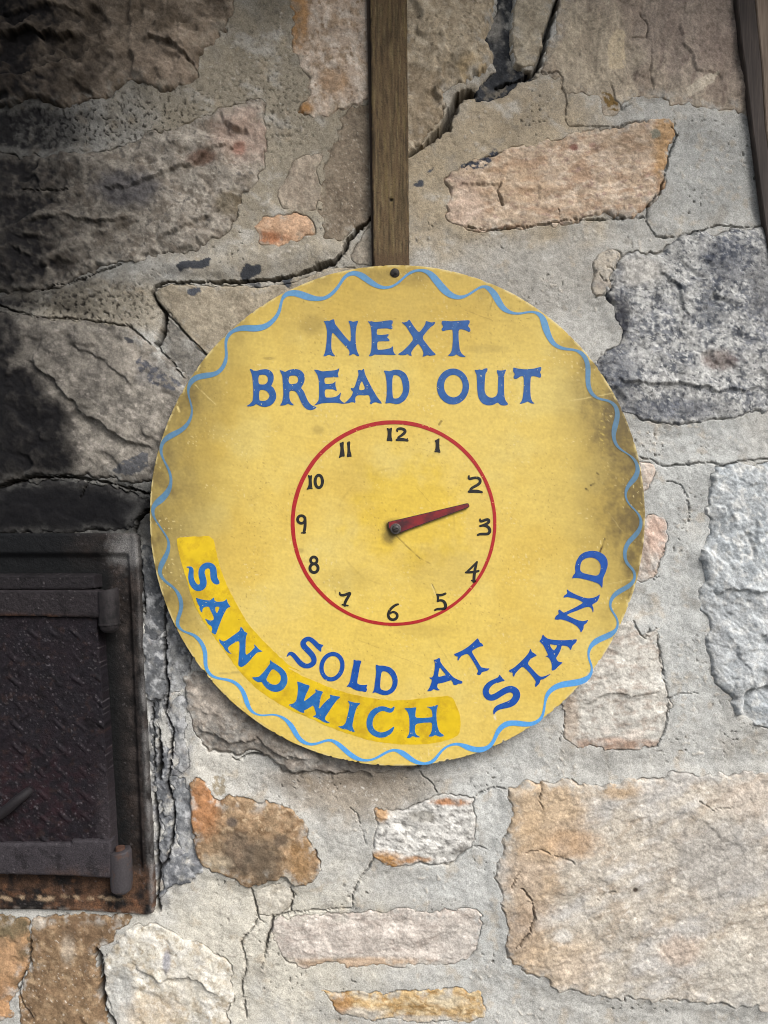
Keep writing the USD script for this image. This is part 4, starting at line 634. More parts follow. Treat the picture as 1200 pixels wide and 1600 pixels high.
# grime towards the rim, heavier to the right and to the upper left
gr = 0.95 * ss(0.0, 1.08, gauss(1030, 765, 145, 240)(A, B) + 0.10 * fbm(A, B, 50, 56, 5, 0.6)) + 0.92 * ss(0.0, 1.08, gauss(222, 740, 135, 235)(A, B) + 0.10 * fbm(A, B, 50, 57, 5, 0.6))
gr += 0.38 * ss(0.2, 0.9, gauss(310, 570, 100, 110)(A, B) + 0.12 * fbm(A, B, 40, 58, 5, 0.6)) + 0.40 * ss(0.2, 0.9, gauss(950, 600, 90, 120)(A, B) + 0.12 * fbm(A, B, 40, 59, 5)) + 0.4 * ss(0.2, 0.9, gauss(270, 960, 60, 120)(A, B) + 0.12 * fbm(A, B, 40, 60, 5))
gr += 0.30 * ss(60, 0, sdS) * ss(-0.1, 0.4, fbm(A, B, 40, 61, 4)) * (B < 1000)
gr = np.clip(gr * (0.9 + 0.16 * fbm(A, B, 7, 171, 3, 0.7) + 0.3 * fbm(A, B, 26, 172, 4, 0.6, 75, 2.2)), 0, 0.97)
c = mixc(c, lin((118, 103, 68)), 0.94 * gr)
c = mixc(c, lin((96, 82, 58)), 0.5 * ss(0.55, 0.95, gr + 0.35 * fbm(A, B, 14, 62, 4, 0.6)) * (A > 800))
sm = np.zeros(A.shape, np.float32)
for x, y, rx, ry, st in ((488, 508, 18, 15, .26), (616, 826, 15, 13, .85), (608, 838, 10, 12, .7), (618, 434, 46, 14, .28), (497, 672, 8, 6, .25), (690, 890, 60, 34, .12), (560, 745, 40, 30, .08), (470, 860, 5, 3, .3), (663, 985, 40, 10, .16), (760, 545, 30, 6, .18), (420, 560, 8, 2, .4), (545, 905, 40, 18, .15)):
    sm = np.maximum(sm, st * ss(0.15, 0.8, gauss(x, y, rx * 1.2, ry * 1.2)(A, B) + 0.4 * gauss(x, y, rx * 1.6, ry * 1.6)(A, B) * fbm(A, B, 6, int(x), 4, 0.7)))
c = mixc(c, lin((92, 80, 56)), sm)
def scratch(x0, y0, x1, y1, w, col, st):
    global c
    t = np.clip(((A - x0) * (x1 - x0) + (B - y0) * (y1 - y0)) / ((x1 - x0) ** 2 + (y1 - y0) ** 2), 0, 1)
    d = np.hypot(A - x0 - t * (x1 - x0) + 1.3 * fbm(A, B, 20, 77, 2), B - y0 - t * (y1 - y0) + 1.3 * fbm(A, B, 20, 78, 2)); c = mixc(c, lin(col), st * ss(w, w * 0.3, d) * ss(-0.5, 0.1, fbm(A, B, 14, 79, 3)))
dk, lt = (84, 66, 40), (236, 216, 150)
for q in ((620, 838, 655, 872, 1.6, dk, .6), (655, 872, 672, 880, 1.6, dk, .4), (674, 913, 682, 933, 1.5, lt, .8), (675, 912, 683, 930, 1.0, dk, .7), (945, 842, 940, 856, 1.8, (60, 34, 20), .9), (940, 856, 937, 866, 2.0, (60, 34, 20), .95), (690, 658, 686, 664, 1.8, dk, .9),
          (915, 764, 918, 767, 2.6, (50, 36, 24), .9), (923, 758, 930, 755, 2.4, (50, 36, 24), .9), (933, 739, 935, 741, 2.0, (50, 36, 24), .9), (888, 627, 960, 614, 1.6, lt, .5), (306, 602, 336, 632, 1.4, lt, .7), (278, 636, 280, 643, 2.2, lt, .9), (268, 640, 265, 648, 2.4, lt, .8), (769, 468, 762, 494, 1.4, dk, .55), (728, 485, 768, 500, 1.2, dk, .3),
          (680, 1000, 712, 1050, 1.0, dk, .28), (560, 1000, 680, 1050, 0.9, dk, .25), (430, 975, 480, 960, 1.0, lt, .3), (650, 760, 676, 790, 1.0, dk, .3), (772, 1116, 774, 1124, 2.2, (240, 232, 214), .9), (655, 545, 700, 540, 1.2, lt, .3), (340, 1053, 420, 1047, 2.0, (150, 140, 96), .5), (950, 800, 972, 830, 1.2, lt, .25), (905, 925, 985, 905, 1.2, lt, .3), (655, 700, 688, 712, .9, dk, .2)):
    scratch(*q)
ringw = np.abs(np.hypot(A - 617, B - 824) - 92 - 3 * fbm(A, B, 60, 80, 2)); c = mixc(c, lin((140, 118, 62)), 0.22 * ss(2.2, 0.4, ringw) * ss(-0.1, 0.2, fbm(A, B, 40, 81, 3)))
c = mixc(c, lin((236, 218, 160)), 0.7 * ss(0.54, 0.6, fbm(A, B, 4, 63, 1)) * ss(0.1, 0.4, fbm(A, B, 60, 64, 2)))
c = mixc(c, lin((238, 214, 120)), 0.8 * ss(0.2, 0.42, fbm(A, B, 5, 65, 2)) * gauss(942, 668, 5, 30)(A, B))
c = mixc(c, lin((110, 90, 50)), 0.5 * ss(0.42, 0.55, fbm(A, B, 4.5, 66, 2, 0.7)) * ss(-0.1, 0.4, fbm(A, B, 90, 67, 2)))
c *= np.array([0.82, 0.795, 0.73], np.float32) * (0.98 - 0.09 * ss(640, 430, B))[..., None]  # light falloff towards the top put into the sign colour
c = mixc(c, lin((150, 126, 66)), 0.22 * ss(0.1, 0.5, fbm(A, B, 16, 168, 5, 0.7)) * (0.4 + 0.6 * ss(-0.1, 0.3, fbm(A, B, 120, 169, 2))))
brush = fbm(A, B, 5, 170, 3, 0.6, 8, 14.0); c *= (1 + 0.07 * fbm(A, B, 22, 68, 4) + 0.11 * fbm(A, B, 4.5, 69, 2, 0.7) + 0.08 * brush)[..., None]
c = mixc(c, lin((214, 196, 140)), 0.75 * ss(3.0, 0.8, sdS) * ss(-0.1, 0.2, fbm(A, B, 16, 70, 3)))          # worn pale rim
# grid inside, then a ring of quads out to the exact rim, the bevel and the sides
keep = sdS > 2.0; cells = keep[:-1, :-1] & keep[1:, 1:] & keep[1:, :-1] & keep[:-1, 1:]
Hs = SD + 0.25 * fbm(A, B, 120, 71, 2) + 0.05 * fbm(A, B, 8, 72, 2)
from scipy.ndimage import map_coordinates
v, f, u = grid_mesh(A, B, Hs, cells, KS); cc = c[u]
rr = rim_r(th)
def ringpts(r, d):
    x, y = 621 + r * np.cos(th), 805.5 + r * np.sin(th); col = np.stack([map_coordinates(c[..., i], [(y - B[0, 0]) / 1.6, (x - A[0, 0]) / 1.6], order=1, mode='nearest') for i in range(3)], 1)
    return np.stack([(x - 600) / 1000 * KS, np.full(len(x), -d / 1000), 1.5 + (800 - y) / 1000 * KS], 1), col
rings = [ringpts(rr - 5.5, SD - 0.3), ringpts(rr - 0.7, SD - 0.1), ringpts(rr, SD - 0.7), ringpts(rr - 0.2, SD - 6.5), ringpts(rr * 0.2, SD - 6.5)]
vv, ff, cl, base = [v], [f], [cc], len(v)
n = len(th); i = np.arange(n); j = (i + 1) % n
edgec = lin((96, 70, 44))
for a, (p, col) in enumerate(rings):
    if a >= 3: col = np.broadcast_to(edgec, col.shape) * (1 + 0.3 * fbm(np.cos(th) * 400, np.sin(th) * 400, 20, 73, 3))[:, None]
    vv.append(p); cl.append(col)
    if a: o = base + (a - 1) * n; ff += [np.stack([o + i, o + n + i, o + n + j], 1), np.stack([o + i, o + n + j, o + j], 1)]
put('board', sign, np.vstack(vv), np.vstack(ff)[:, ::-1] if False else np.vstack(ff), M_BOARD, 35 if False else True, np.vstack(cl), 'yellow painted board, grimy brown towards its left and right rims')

# lettering, digitised stroke by stroke as it is painted
def pts(flat, ox, oy, s): a = np.array(flat, float).reshape(-1, 2); return a / s + [ox, oy]
def stroke(flat, widths, ox, oy, s, n=6):
    p = pts(flat, ox, oy, s); w = np.broadcast_to(np.asarray(widths, float) / s / 2, (len(p),)); t = np.arange(len(p)); from scipy.interpolate import PchipInterpolator, CubicSpline
    q = np.linspace(0, len(p) - 1, (len(p) - 1) * n + 1); cs = CubicSpline(t, p)(q); ws = PchipInterpolator(t, w)(q)
    tg = np.gradient(cs, axis=0); tg /= np.linalg.norm(tg, axis=1, keepdims=True); nm = np.stack([-tg[:, 1], tg[:, 0]], 1)
    quads = [Polygon([cs[i] + nm[i] * ws[i], cs[i + 1] + nm[i + 1] * ws[i + 1], cs[i + 1] - nm[i + 1] * ws[i + 1], cs[i] - nm[i] * ws[i]]).buffer(0.02) for i in range(len(q) - 1)]
    return unary_union(quads + [Point(cs[i]).buffer(max(ws[i] - 0.03, 0.05), 6) for i in range(len(q))]).simplify(0.08)
def outline(flat, ox, oy, s, holes=()):
    g = Polygon(chaikin(pts(flat, ox, oy, s), 2, 0.2)).buffer(0)
    for h in holes: g = g.difference(Polygon(chaikin(pts(h, ox, oy, s), 2, 0.25)).buffer(0))
    return g.simplify(0.06)
def oval(cx, cy, rx, ry, ix, iy, ox, oy, s, rot=0, dx=0, dy=0):
    t = np.linspace(0, 2 * np.pi, 48, endpoint=False); c_, s_ = math.cos(math.radians(rot)), math.sin(math.radians(rot))
    def e(a, b, x, y): return Polygon(np.stack([(x + a * np.cos(t) * c_ - b * np.sin(t) * s_) / s + ox, (y + a * np.cos(t) * s_ + b * np.sin(t) * c_) / s + oy], 1))
    return e(rx, ry, cx, cy).difference(e(ix, iy, cx + dx, cy + dy))
def paint(name, g, mat, d=0.35, label=None):
    if not hasattr(g, 'geoms'): g = Polygon(g.exterior, [h for h in g.interiors])
    v, f = prism(g if not hasattr(g, 'geoms') else g, SD - 0.3, SD + d, 0, KS); return put(name, sign, v, f, mat, False, None, label)
Z1, Z2, Z3, Z4, Z5, Z6, Z7 = (490, 480, 4.444), (380, 560, 4.444), (640, 560, 4.444), (260, 820, 5.0), (430, 970, 4.0), (650, 960, 6.0), (780, 840, 6.0)
L = []
L += [('N', outline([68,94,82,98,96,92,108,98,118,90,142,82,146,102,150,118,175,150,215,200,258,248,259,180,254,125,240,96,258,94,272,102,288,98,310,94,306,112,298,130,292,180,292,240,300,300,320,342,300,338,284,326,272,324,258,334,244,336,250,322,248,300,225,275,170,215,130,170,124,210,122,280,132,318,154,342,130,340,112,330,98,332,86,340,66,342,78,318,86,280,92,220,94,170,84,120], *Z1), M_BLUE),
 ('E', outline([374,96,390,100,402,96,420,104,450,102,500,94,530,90,550,92,550,112,540,124,550,138,548,152,530,152,510,146,470,148,440,150,438,192,470,194,500,190,522,186,520,200,508,208,526,222,528,236,510,236,480,236,442,238,442,296,470,296,510,290,535,284,552,268,552,300,560,320,574,332,540,332,480,330,440,330,424,328,410,338,380,342,392,325,400,300,404,240,402,180,398,135,390,116], *Z1), M_BLUE),
 ('X', outline([608,104,630,106,650,100,664,84,680,108,700,140,732,178,755,150,776,118,780,94,800,102,820,106,846,102,838,122,815,136,785,168,752,212,790,262,825,305,852,330,830,334,805,338,795,332,780,336,756,346,764,320,758,300,745,275,726,252,700,280,682,305,676,322,684,338,665,336,654,324,640,332,610,334,582,328,620,304,660,265,696,220,665,170,640,130], *Z1), M_BLUE),
 ('T', outline([890,96,910,94,950,98,990,96,1040,92,1084,90,1084,110,1070,130,1086,146,1090,165,1080,174,1060,162,1030,152,1008,155,1006,200,1010,260,1016,300,1030,325,1060,346,1030,346,1006,338,992,326,980,336,960,340,930,338,952,318,962,290,968,230,966,156,950,156,920,160,895,168,888,150,902,134,888,114], *Z1), M_BLUE),
 ('B', outline([44,72,62,76,72,86,95,86,130,76,165,74,195,88,212,115,212,150,200,182,192,190,212,205,228,240,230,275,215,305,190,328,155,338,125,334,105,324,90,316,75,328,50,334,20,332,45,318,66,295,70,260,70,200,64,130,56,100], *Z2, holes=([106,118,130,112,160,116,172,135,172,160,155,180,130,182,106,178], [110,222,135,216,160,224,180,245,184,265,170,285,150,296,125,296,110,290])), M_BLUE),
 ('R', outline([252,80,275,86,290,96,315,80,360,72,400,82,425,110,428,150,415,185,400,205,420,225,438,270,455,305,478,328,512,338,500,350,475,360,445,356,420,335,400,300,380,250,360,225,322,222,320,270,328,300,356,326,330,324,312,312,298,322,280,326,254,328,272,300,280,250,276,180,272,120,262,100], *Z2, holes=([316,125,340,118,370,120,384,140,380,165,360,178,316,180],)), M_BLUE),
 ('E', outline([490,78,520,80,545,90,580,88,620,84,650,80,668,66,664,90,656,108,664,132,640,130,600,132,564,134,566,178,600,178,628,172,642,156,640,185,646,208,652,230,625,214,600,214,566,216,568,272,610,272,645,266,665,252,680,232,676,262,668,280,690,304,715,312,690,316,650,308,590,308,545,312,520,320,490,328,512,308,526,285,528,230,526,160,518,120,505,98], *Z2), M_BLUE),
 ('A', outline([795,82,812,80,822,84,838,70,842,90,848,115,875,170,905,225,935,275,968,314,945,312,925,304,905,306,888,320,878,312,886,296,878,265,868,252,840,258,808,254,786,260,776,280,782,312,770,306,756,302,730,312,700,314,725,292,752,262,764,232,750,220,746,204,766,208,775,195,790,150,802,110], *Z2, holes=([822,150,836,180,848,212,825,222,800,218],)), M_BLUE),
 ('D', outline([974,84,1000,86,1014,90,1050,78,1090,80,1130,105,1150,150,1156,200,1148,250,1125,290,1090,314,1060,318,1020,308,985,314,992,290,998,240,996,160,988,110], *Z2, holes=([1034,118,1065,114,1092,130,1106,170,1112,220,1100,250,1080,274,1055,280,1036,274],)), M_BLUE),
 ('O', oval(301, 195, 112, 125, 65, 78, *Z3, dx=3, dy=-3), M_BLUE),
 ('U', outline([450,78,470,82,485,76,500,82,520,70,542,68,540,88,526,105,522,160,520,220,528,250,550,270,575,274,600,262,612,240,614,180,616,120,606,98,606,80,625,84,645,84,672,76,664,96,656,120,656,180,656,250,664,290,688,320,660,328,630,324,612,304,585,322,545,328,505,314,480,280,470,230,468,160,466,115,458,98], *Z3), M_BLUE),
 ('T', outline([720,62,755,72,800,76,860,72,895,62,914,58,914,80,904,96,914,112,910,136,885,128,862,122,842,126,838,170,838,230,842,275,852,300,870,314,845,314,820,298,805,306,780,314,762,316,778,296,786,270,792,220,794,160,790,122,770,124,745,142,728,142,720,130,732,110,718,90,720,76], *Z3), M_BLUE)]
L += [('S', stroke([75,222,105,207,135,238,165,270,205,282,240,260,236,222,205,185,176,150,185,122,215,114,250,140,270,160], [6,26,30,32,30,32,34,36,36,30,28,30,32], *Z5).union(outline([255,138,306,152,288,168,288,196,270,182,252,165], *Z5)), M_BLUE2),
 ('O', oval(355, 286, 78, 93, 51, 67, *Z5, rot=14), M_BLUE2),
 ('L', outline([490,240,505,248,520,246,540,250,530,280,522,330,510,390,530,400,555,402,578,398,570,415,575,430,568,446,545,440,520,438,485,424,470,412,444,412,460,395,470,370,480,310,490,270], *Z5), M_BLUE2),
 ('D', outline([630,272,648,280,680,280,720,290,750,318,768,365,762,410,740,445,705,464,670,464,640,452,625,446,606,452,618,430,624,380,632,320,628,290], *Z5, holes=([664,312,700,318,726,345,736,380,728,415,706,436,680,436,654,424,658,370],)), M_BLUE2),
 ('A', outline([166,425,190,422,215,406,228,415,226,440,255,485,300,535,350,590,400,615,438,628,430,650,400,648,378,662,350,660,346,640,332,615,300,625,255,640,205,648,198,670,205,695,228,710,195,712,165,698,150,715,100,722,125,690,145,640,150,610,135,605,124,588,150,592,165,570,176,510,178,450], *Z6, holes=([222,490,250,530,285,566,240,580,205,588,212,540],)), M_BLUE2),
 ('T', outline([354,372,390,358,440,335,500,295,545,255,578,220,590,240,600,265,620,272,634,298,600,300,560,318,520,345,545,390,580,445,610,495,630,500,660,506,692,504,675,525,640,535,615,542,605,568,580,566,570,555,585,530,570,500,530,430,490,370,470,370,430,385,412,405,395,438,388,420,395,396,370,390], *Z6), M_BLUE2),
 ('S', stroke([160,330,195,352,192,400,205,455,245,492,285,472,285,425,275,370,295,328,335,318,365,345,370,400,385,438,410,455], [6,34,42,46,50,52,52,48,46,46,50,52,48,10], *Z4), M_BLUE3),
 ('A', outline([230,568,262,580,300,588,345,590,360,575,374,566,372,586,390,602,440,600,462,590,470,576,478,605,490,625,502,640,480,648,468,660,440,715,410,790,386,860,370,850,352,840,360,810,352,790,325,775,312,750,300,730,330,746,355,748,372,738,368,712,345,668,335,640,310,638,285,650,280,688,266,672,258,650,262,640,245,615,235,590], *Z4, holes=([375,640,418,638,408,668,392,698],)), M_BLUE3),
 ('N', outline([580,792,600,815,610,835,636,846,622,870,618,940,618,1020,650,1000,680,970,692,955,682,930,705,950,725,975,756,988,725,994,705,1000,670,1040,630,1085,588,1114,560,1098,566,1040,572,960,570,905,540,915,500,940,480,960,490,990,514,1010,485,1000,460,980,445,950,420,925,408,890,440,910,460,908,500,880,550,845,575,825], *Z4), M_BLUE3),
 ('D', outline([808,1052,825,1070,860,1090,905,1120,935,1155,948,1200,942,1245,915,1285,870,1306,825,1302,785,1280,755,1245,745,1225,720,1232,690,1215,666,1190,700,1190,725,1185,760,1150,795,1105,812,1080], *Z4, holes=([828,1122,860,1140,888,1165,898,1200,885,1232,860,1250,825,1248,795,1230,778,1210,800,1165],)), M_BLUE3),
 ('W', outline([135,378,160,384,185,396,218,404,208,430,192,460,178,505,200,490,235,462,255,445,248,426,268,436,302,442,288,465,280,500,272,555,300,520,330,490,346,480,340,460,365,468,412,474,385,496,360,530,330,575,308,612,320,625,348,640,310,636,275,615,255,604,232,600,258,586,250,560,240,530,225,535,200,552,178,560,184,576,160,572,135,556,110,542,80,524,112,518,132,500,140,460,144,410], *Z5), M_BLUE3),
 ('I', outline([452,498,475,506,500,512,536,514,515,532,502,560,490,610,482,655,488,675,500,696,470,690,448,678,420,676,388,658,420,658,440,640,450,600,462,550,466,520], *Z5), M_BLUE3),
 ('C', stroke([742,540,715,560,685,550,650,552,610,580,590,630,600,680,640,710,685,710,720,690,740,665], [10,28,28,32,38,38,36,34,32,24,8], *Z5), M_BLUE3),
 ('H', outline([805,545,830,545,850,545,882,538,878,565,874,605,920,608,965,604,984,600,980,560,965,545,942,536,975,538,995,530,1020,524,1010,550,1006,590,1012,650,1025,695,1062,718,1030,726,1000,712,985,722,955,724,975,700,982,660,980,634,930,636,876,644,872,690,882,712,910,728,880,728,858,718,845,732,820,732,838,705,840,660,838,600,828,568], *Z5), M_BLUE3),
 ('S', stroke([790,602,745,622,690,655,655,710,670,765,720,778,780,748,840,712,900,702,942,740,930,795,880,838,800,862,750,888,730,932], [40,40,48,56,58,58,56,58,62,66,66,62,50,40,10], *Z6).union(outline([785,560,800,590,838,622,800,628,760,645,738,604,770,590], *Z6)), M_BLUE2),
 ('T', outline([88,1245,130,1225,190,1175,245,1120,280,1075,292,1036,305,1070,330,1085,356,1105,325,1118,290,1140,265,1180,300,1220,350,1275,385,1305,430,1298,490,1272,450,1305,410,1328,385,1332,380,1365,340,1404,335,1380,345,1350,320,1310,270,1250,220,1205,180,1240,150,1275,138,1308,125,1290,128,1265,100,1262], *Z7), M_BLUE2),
 ('A', outline([376,970,395,950,408,904,425,925,450,945,500,958,580,962,660,960,732,950,722,980,700,1000,685,1015,670,1060,655,1030,630,1015,585,1010,580,1040,565,1075,545,1110,530,1130,555,1165,598,1168,575,1190,555,1205,530,1235,490,1250,495,1200,485,1160,465,1125,430,1110,460,1105,445,1070,415,1010,390,985], *Z7, holes=([466,996,510,1005,548,1008,530,1040,508,1064],)), M_BLUE2),
 ('N', outline([632,480,655,500,700,525,770,555,830,570,880,565,920,548,946,528,935,570,918,600,885,618,870,630,885,665,880,708,870,670,850,648,810,650,740,680,670,705,630,725,680,750,740,775,790,785,838,768,820,800,792,820,790,855,766,892,755,860,730,830,680,800,620,775,575,765,545,770,518,765,530,735,560,715,552,685,565,672,585,690,605,705,660,680,730,645,790,610,760,590,710,570,680,565,640,555,600,565,610,540,640,525], *Z7), M_BLUE2),
 ('D', outline([680,385,695,350,715,330,710,270,725,215,755,165,800,135,860,122,925,128,985,160,1015,210,1018,260,1000,320,972,380,970,430,965,476,950,450,930,430,870,408,800,390,740,378,700,378], *Z7, holes=([760,325,758,265,775,215,820,190,870,184,920,205,950,245,955,290,930,362,850,348],)), M_BLUE2)]
# yellow band over the word, painted under the letters
band = chaikin(np.vstack([pts([80,105,120,95,220,92,365,85,390,230,430,370,490,510,560,640,640,780,740,890,850,1000,960,1100,1080,1160], *Z4),
    pts([60,280,140,330,240,375,360,425,500,465,640,490,760,500,880,490,1000,475,1100,468,1130,520,1155,590,1160,650,1150,710,1100,740,1000,765,880,776,740,770,600,750,480,715,340,665,220,610,100,560], *Z5),
    pts([850,1380,740,1310,580,1160,480,1020,360,860,270,720,200,580,160,430,110,280,85,160], *Z4)]), 1, 0.22)
bp = densify(band, 3.0); bp = bp + 1.1 * np.stack([fbm(bp[:, 0], bp[:, 1], 9, 83, 2), fbm(bp[:, 0], bp[:, 1], 9, 84, 2)], 1)
M_BAND = pmat('band_paint', (208, 175, 28), 0.45, 0.3, 0.10, 60, col2=(182, 148, 30), thr=(0.48, 0.66), s2=44.0, chips=(260, 0.735), chipcol=(140, 116, 40))
paint('yellow_band', Polygon(bp).buffer(0), M_BAND, 0.18, 'brighter yellow painted band behind the curved word')
for nm, g, m in L: paint('letter', g, m, 0.42)
ZD = (440, 640, 3.3333)
def U(*a): return unary_union(a)
N_ = [U(outline([547,95,562,100,575,93,572,120,572,145,578,165,562,162,547,163,553,140,554,115], *ZD), stroke([603,113,607,101,625,99,641,107,640,121,622,136,608,147], [7,11,12,13,13,11,10], *ZD), stroke([600,158,630,156,656,161], [10,14,9], *ZD), stroke([653,158,655,150], [6,3], *ZD)),
 outline([797,162,812,155,822,148,820,180,822,205,828,226,810,220,795,222,803,200,804,172], *ZD),
 U(stroke([976,345,982,360,1008,355,1031,362,1030,384,1002,402,984,422], [7,12,12,13,13,12,11], *ZD), stroke([976,427,1010,425,1044,430], [11,15,8], *ZD)),
 U(stroke([1034,570,1046,580,1072,572,1079,584,1062,598,1034,606], [6,12,12,13,12,9], *ZD), stroke([1040,604,1070,608,1084,626,1077,645,1050,648,1022,653], [9,13,14,13,12,9], *ZD)),
 U(stroke([1018,793,992,820,962,848], [7,9,8], *ZD), stroke([960,848,1000,846,1026,840], [9,11,9], *ZD), stroke([1017,794,1006,842,1001,895], [9,13,14], *ZD), stroke([990,890,1010,894], [6,6], *ZD)),
 U(stroke([853,958,830,966,810,964], [10,11,9], *ZD), stroke([814,964,815,997], [10,9], *ZD), stroke([813,997,840,996,853,1014,850,1034,826,1038,799,1044], [9,12,14,13,11,8], *ZD)),
 stroke([608,1014,590,1020,567,1040,556,1068,566,1090,590,1092,603,1074,590,1056,566,1062], [7,11,12,12,12,12,12,10,8], *ZD),
 U(stroke([303,952,311,966,335,963,356,957,341,985,330,1020], [6,11,12,12,13,12], *ZD), stroke([316,1016,346,1021], [6,6], *ZD)),
 U(oval(168, 785, 23, 24, 11, 11, *ZD), oval(169, 826, 28, 29, 14, 16, *ZD)),
 U(oval(103, 572, 26, 26, 13, 14, *ZD), stroke([122,563,123,600,117,640], [12,13,13], *ZD), stroke([104,642,124,641], [5,6], *ZD)),
 U(outline([137,340,150,345,158,340,156,370,158,400,162,414,148,412,130,418,142,395,143,365], *ZD), oval(194, 374, 26, 39, 12, 26, *ZD)),
 U(outline([302,175,312,172,324,166,322,200,330,245,315,243,298,254,305,230,308,200], *ZD), outline([340,170,358,164,354,200,366,246,354,244,340,248,344,220,344,195], *ZD))]
for g in N_: paint('numeral', g.buffer(0.32), M_BLACK, 0.42)
t = np.linspace(0, 2 * np.pi, 300, endpoint=False); cx, cy = np.cos(t), np.sin(t)
ro = 160.6 + 0.5 * fbm(cx * 160, cy * 160, 30, 85, 3); ri = 155.0 - 0.9 * np.cos(t - math.radians(230)) * 0.9 + 0.6 * fbm(cx * 160, cy * 160, 26, 86, 3)
paint('clock_ring', Polygon(np.stack([615 + ro * cx, 817.3 + ro * cy], 1), [np.stack([615 + ri * cx, 817.3 + ri * cy], 1)]), M_RED, 0.42)
# the wavy light blue border
wv = []
def wz(flat, ox, oy, s):
    a = np.array(flat, float).reshape(-1, 3); wv.append(np.stack([a[:, 0] / s + ox, a[:, 1] / s + oy, a[:, 2] / s], 1))
wz([0,728,26,45,670,24,55,620,18,52,560,16,60,510,20,90,475,22,150,452,34,230,452,40,300,438,34,350,400,26,385,345,20,400,285,16,420,248,26,470,232,38,540,248,44,610,266,32,670,262,22,720,230,22,765,175,18,800,128,20,850,108,28,910,130,40,970,172,34], 340, 400, 4)
wz([50,198,18,110,180,14,170,130,14,220,98,16,265,90,16,310,100,28,360,145,44,410,205,46,460,245,36,520,258,22,570,240,14,620,208,14,665,192,18,705,212,34,745,265,42,785,325,34,840,355,18,900,358,12], 590, 400, 4)
wz([50,30,14,100,55,30,125,110,44,150,180,36,190,235,26,250,260,18,310,268,14,355,290,24,385,335,28,395,400,32,395,470,30,420,540,22,465,572,14,520,585,14,565,620,24,578,670,30,565,740,34,556,810,24,580,870,16,640,915,8,685,955,16,705,1010,26,685,1070,34,645,1120,24,630,1170,14,645,1220,10,690,1270,10,722,1320,16,722,1370,22,690,1425,30,645,1475,28], 820, 480, 4)
wz([625,345,22,640,400,18,680,450,16,685,495,18,645,545,28,585,580,30,545,620,22,535,670,14,560,720,12,580,765,12,572,810,18,525,850,36,450,885,36,405,935,20,400,990,12,418,1050,12,410,1095,18,370,1130,36,290,1150,40,200,1170,34,145,1215,26,125,1280,14], 820, 780, 4)
wz([1075,150,16,1030,178,22,960,178,30,890,180,30,845,215,26,820,265,20,790,305,22,740,322,30,680,312,30,620,292,16,570,300,12,520,340,14,480,385,18,440,398,14,380,385,24,320,345,30,265,325,14,210,345,14,150,375,12,100,380,14], 540, 1080, 3.529)
wz([1100,735,26,1040,685,24,985,655,14,930,668,12,880,675,14,830,650,22,790,590,26,750,545,16,690,522,8,630,525,8,580,505,14,550,450,24,525,390,20,480,350,16,420,335,12,370,318,14,340,270,18,335,200,22,310,140,20,270,105,14,220,85,10], 220, 960, 3.333)
wz([222,1590,20,238,1500,22,235,1430,24,200,1370,14,140,1320,16,115,1275,22,130,1215,32,160,1150,24,165,1090,14,140,1040,10,100,980,10,75,930,16,75,890,24,120,840,40,165,785,30,180,730,16,165,660,14,135,600,12,122,560,16,130,505,22,180,460,34,250,420,26,290,370,18,305,310,12,290,240,10,285,175,18,310,130,32,370,105,34], 220, 560, 3.811)
wv = np.vstack(wv)
if os_ := True:
    # the zooms overlap a little: drop points too near the one before
    keepw = [0]
    for a in range(1, len(wv)):
        if np.hypot(*(wv[a, :2] - wv[keepw[-1], :2])) > 5: keepw.append(a)
    wv = wv[keepw]; wv = np.vstack([wv, wv[:1]])
chord = np.r_[0, np.cumsum(np.hypot(*np.diff(wv[:, :2], axis=0).T))]
from scipy.interpolate import CubicSpline, PchipInterpolator
q = np.arange(0, chord[-1], 2.5); P2 = CubicSpline(chord, wv[:, :2], bc_type='periodic')(q); wd = PchipInterpolator(chord, wv[:, 2])(q) * 0.5
tg = np.roll(P2, -1, 0) - np.roll(P2, 1, 0); tg /= np.linalg.norm(tg, axis=1, keepdims=True); nm = np.stack([-tg[:, 1], tg[:, 0]], 1)
wd = np.maximum(wd + 0.18 * fbm(P2[:, 0], P2[:, 1], 8, 87, 2), 0.8)
a_, b_ = P2 + nm * wd[:, None], P2 - nm * wd[:, None]; n = len(q); i = np.arange(n); j = (i + 1) % n
vw = np.vstack([np.stack([(p[:, 0] - 600) / 1000 * KS, np.full(n, -(SD + 0.4) / 1000), 1.5 + (800 - p[:, 1]) / 1000 * KS], 1) for p in (a_, b_)])
fw = np.vstack([np.stack([i, j, n + j], 1), np.stack([i, n + j, n + i], 1)])
nrm = np.cross(vw[fw[:, 1]] - vw[fw[:, 0]], vw[fw[:, 2]] - vw[fw[:, 0]])[:, 1]; fw = np.where((nrm > 0)[:, None], fw[:, ::-1], fw)
gs = np.clip(map_coordinates(gr, [(vw[:, 2] * 0 + (800 - (vw[:, 2] - 1.5) * 1000 / KS) - B[0, 0]) / 1.6, (vw[:, 0] * 1000 / KS + 600 - A[0, 0]) / 1.6], order=1, mode='nearest'), 0, 1)
wy = 800 - (vw[:, 2] - 1.5) * 1000 / KS
wc = lin((92, 142, 182))[None] + (lin((82, 150, 208)) - lin((92, 142, 182)))[None] * ss(900, 1100, wy)[:, None]; wc = wc + (lin((78, 100, 110)) - wc) * (0.75 * gs)[:, None]
put('wavy_border', sign, vw, fw, vmat('border_paint', 0.5, 0.3, 240, 0.10, 0.08, 260), False, wc, 'wavy light blue border stripe')
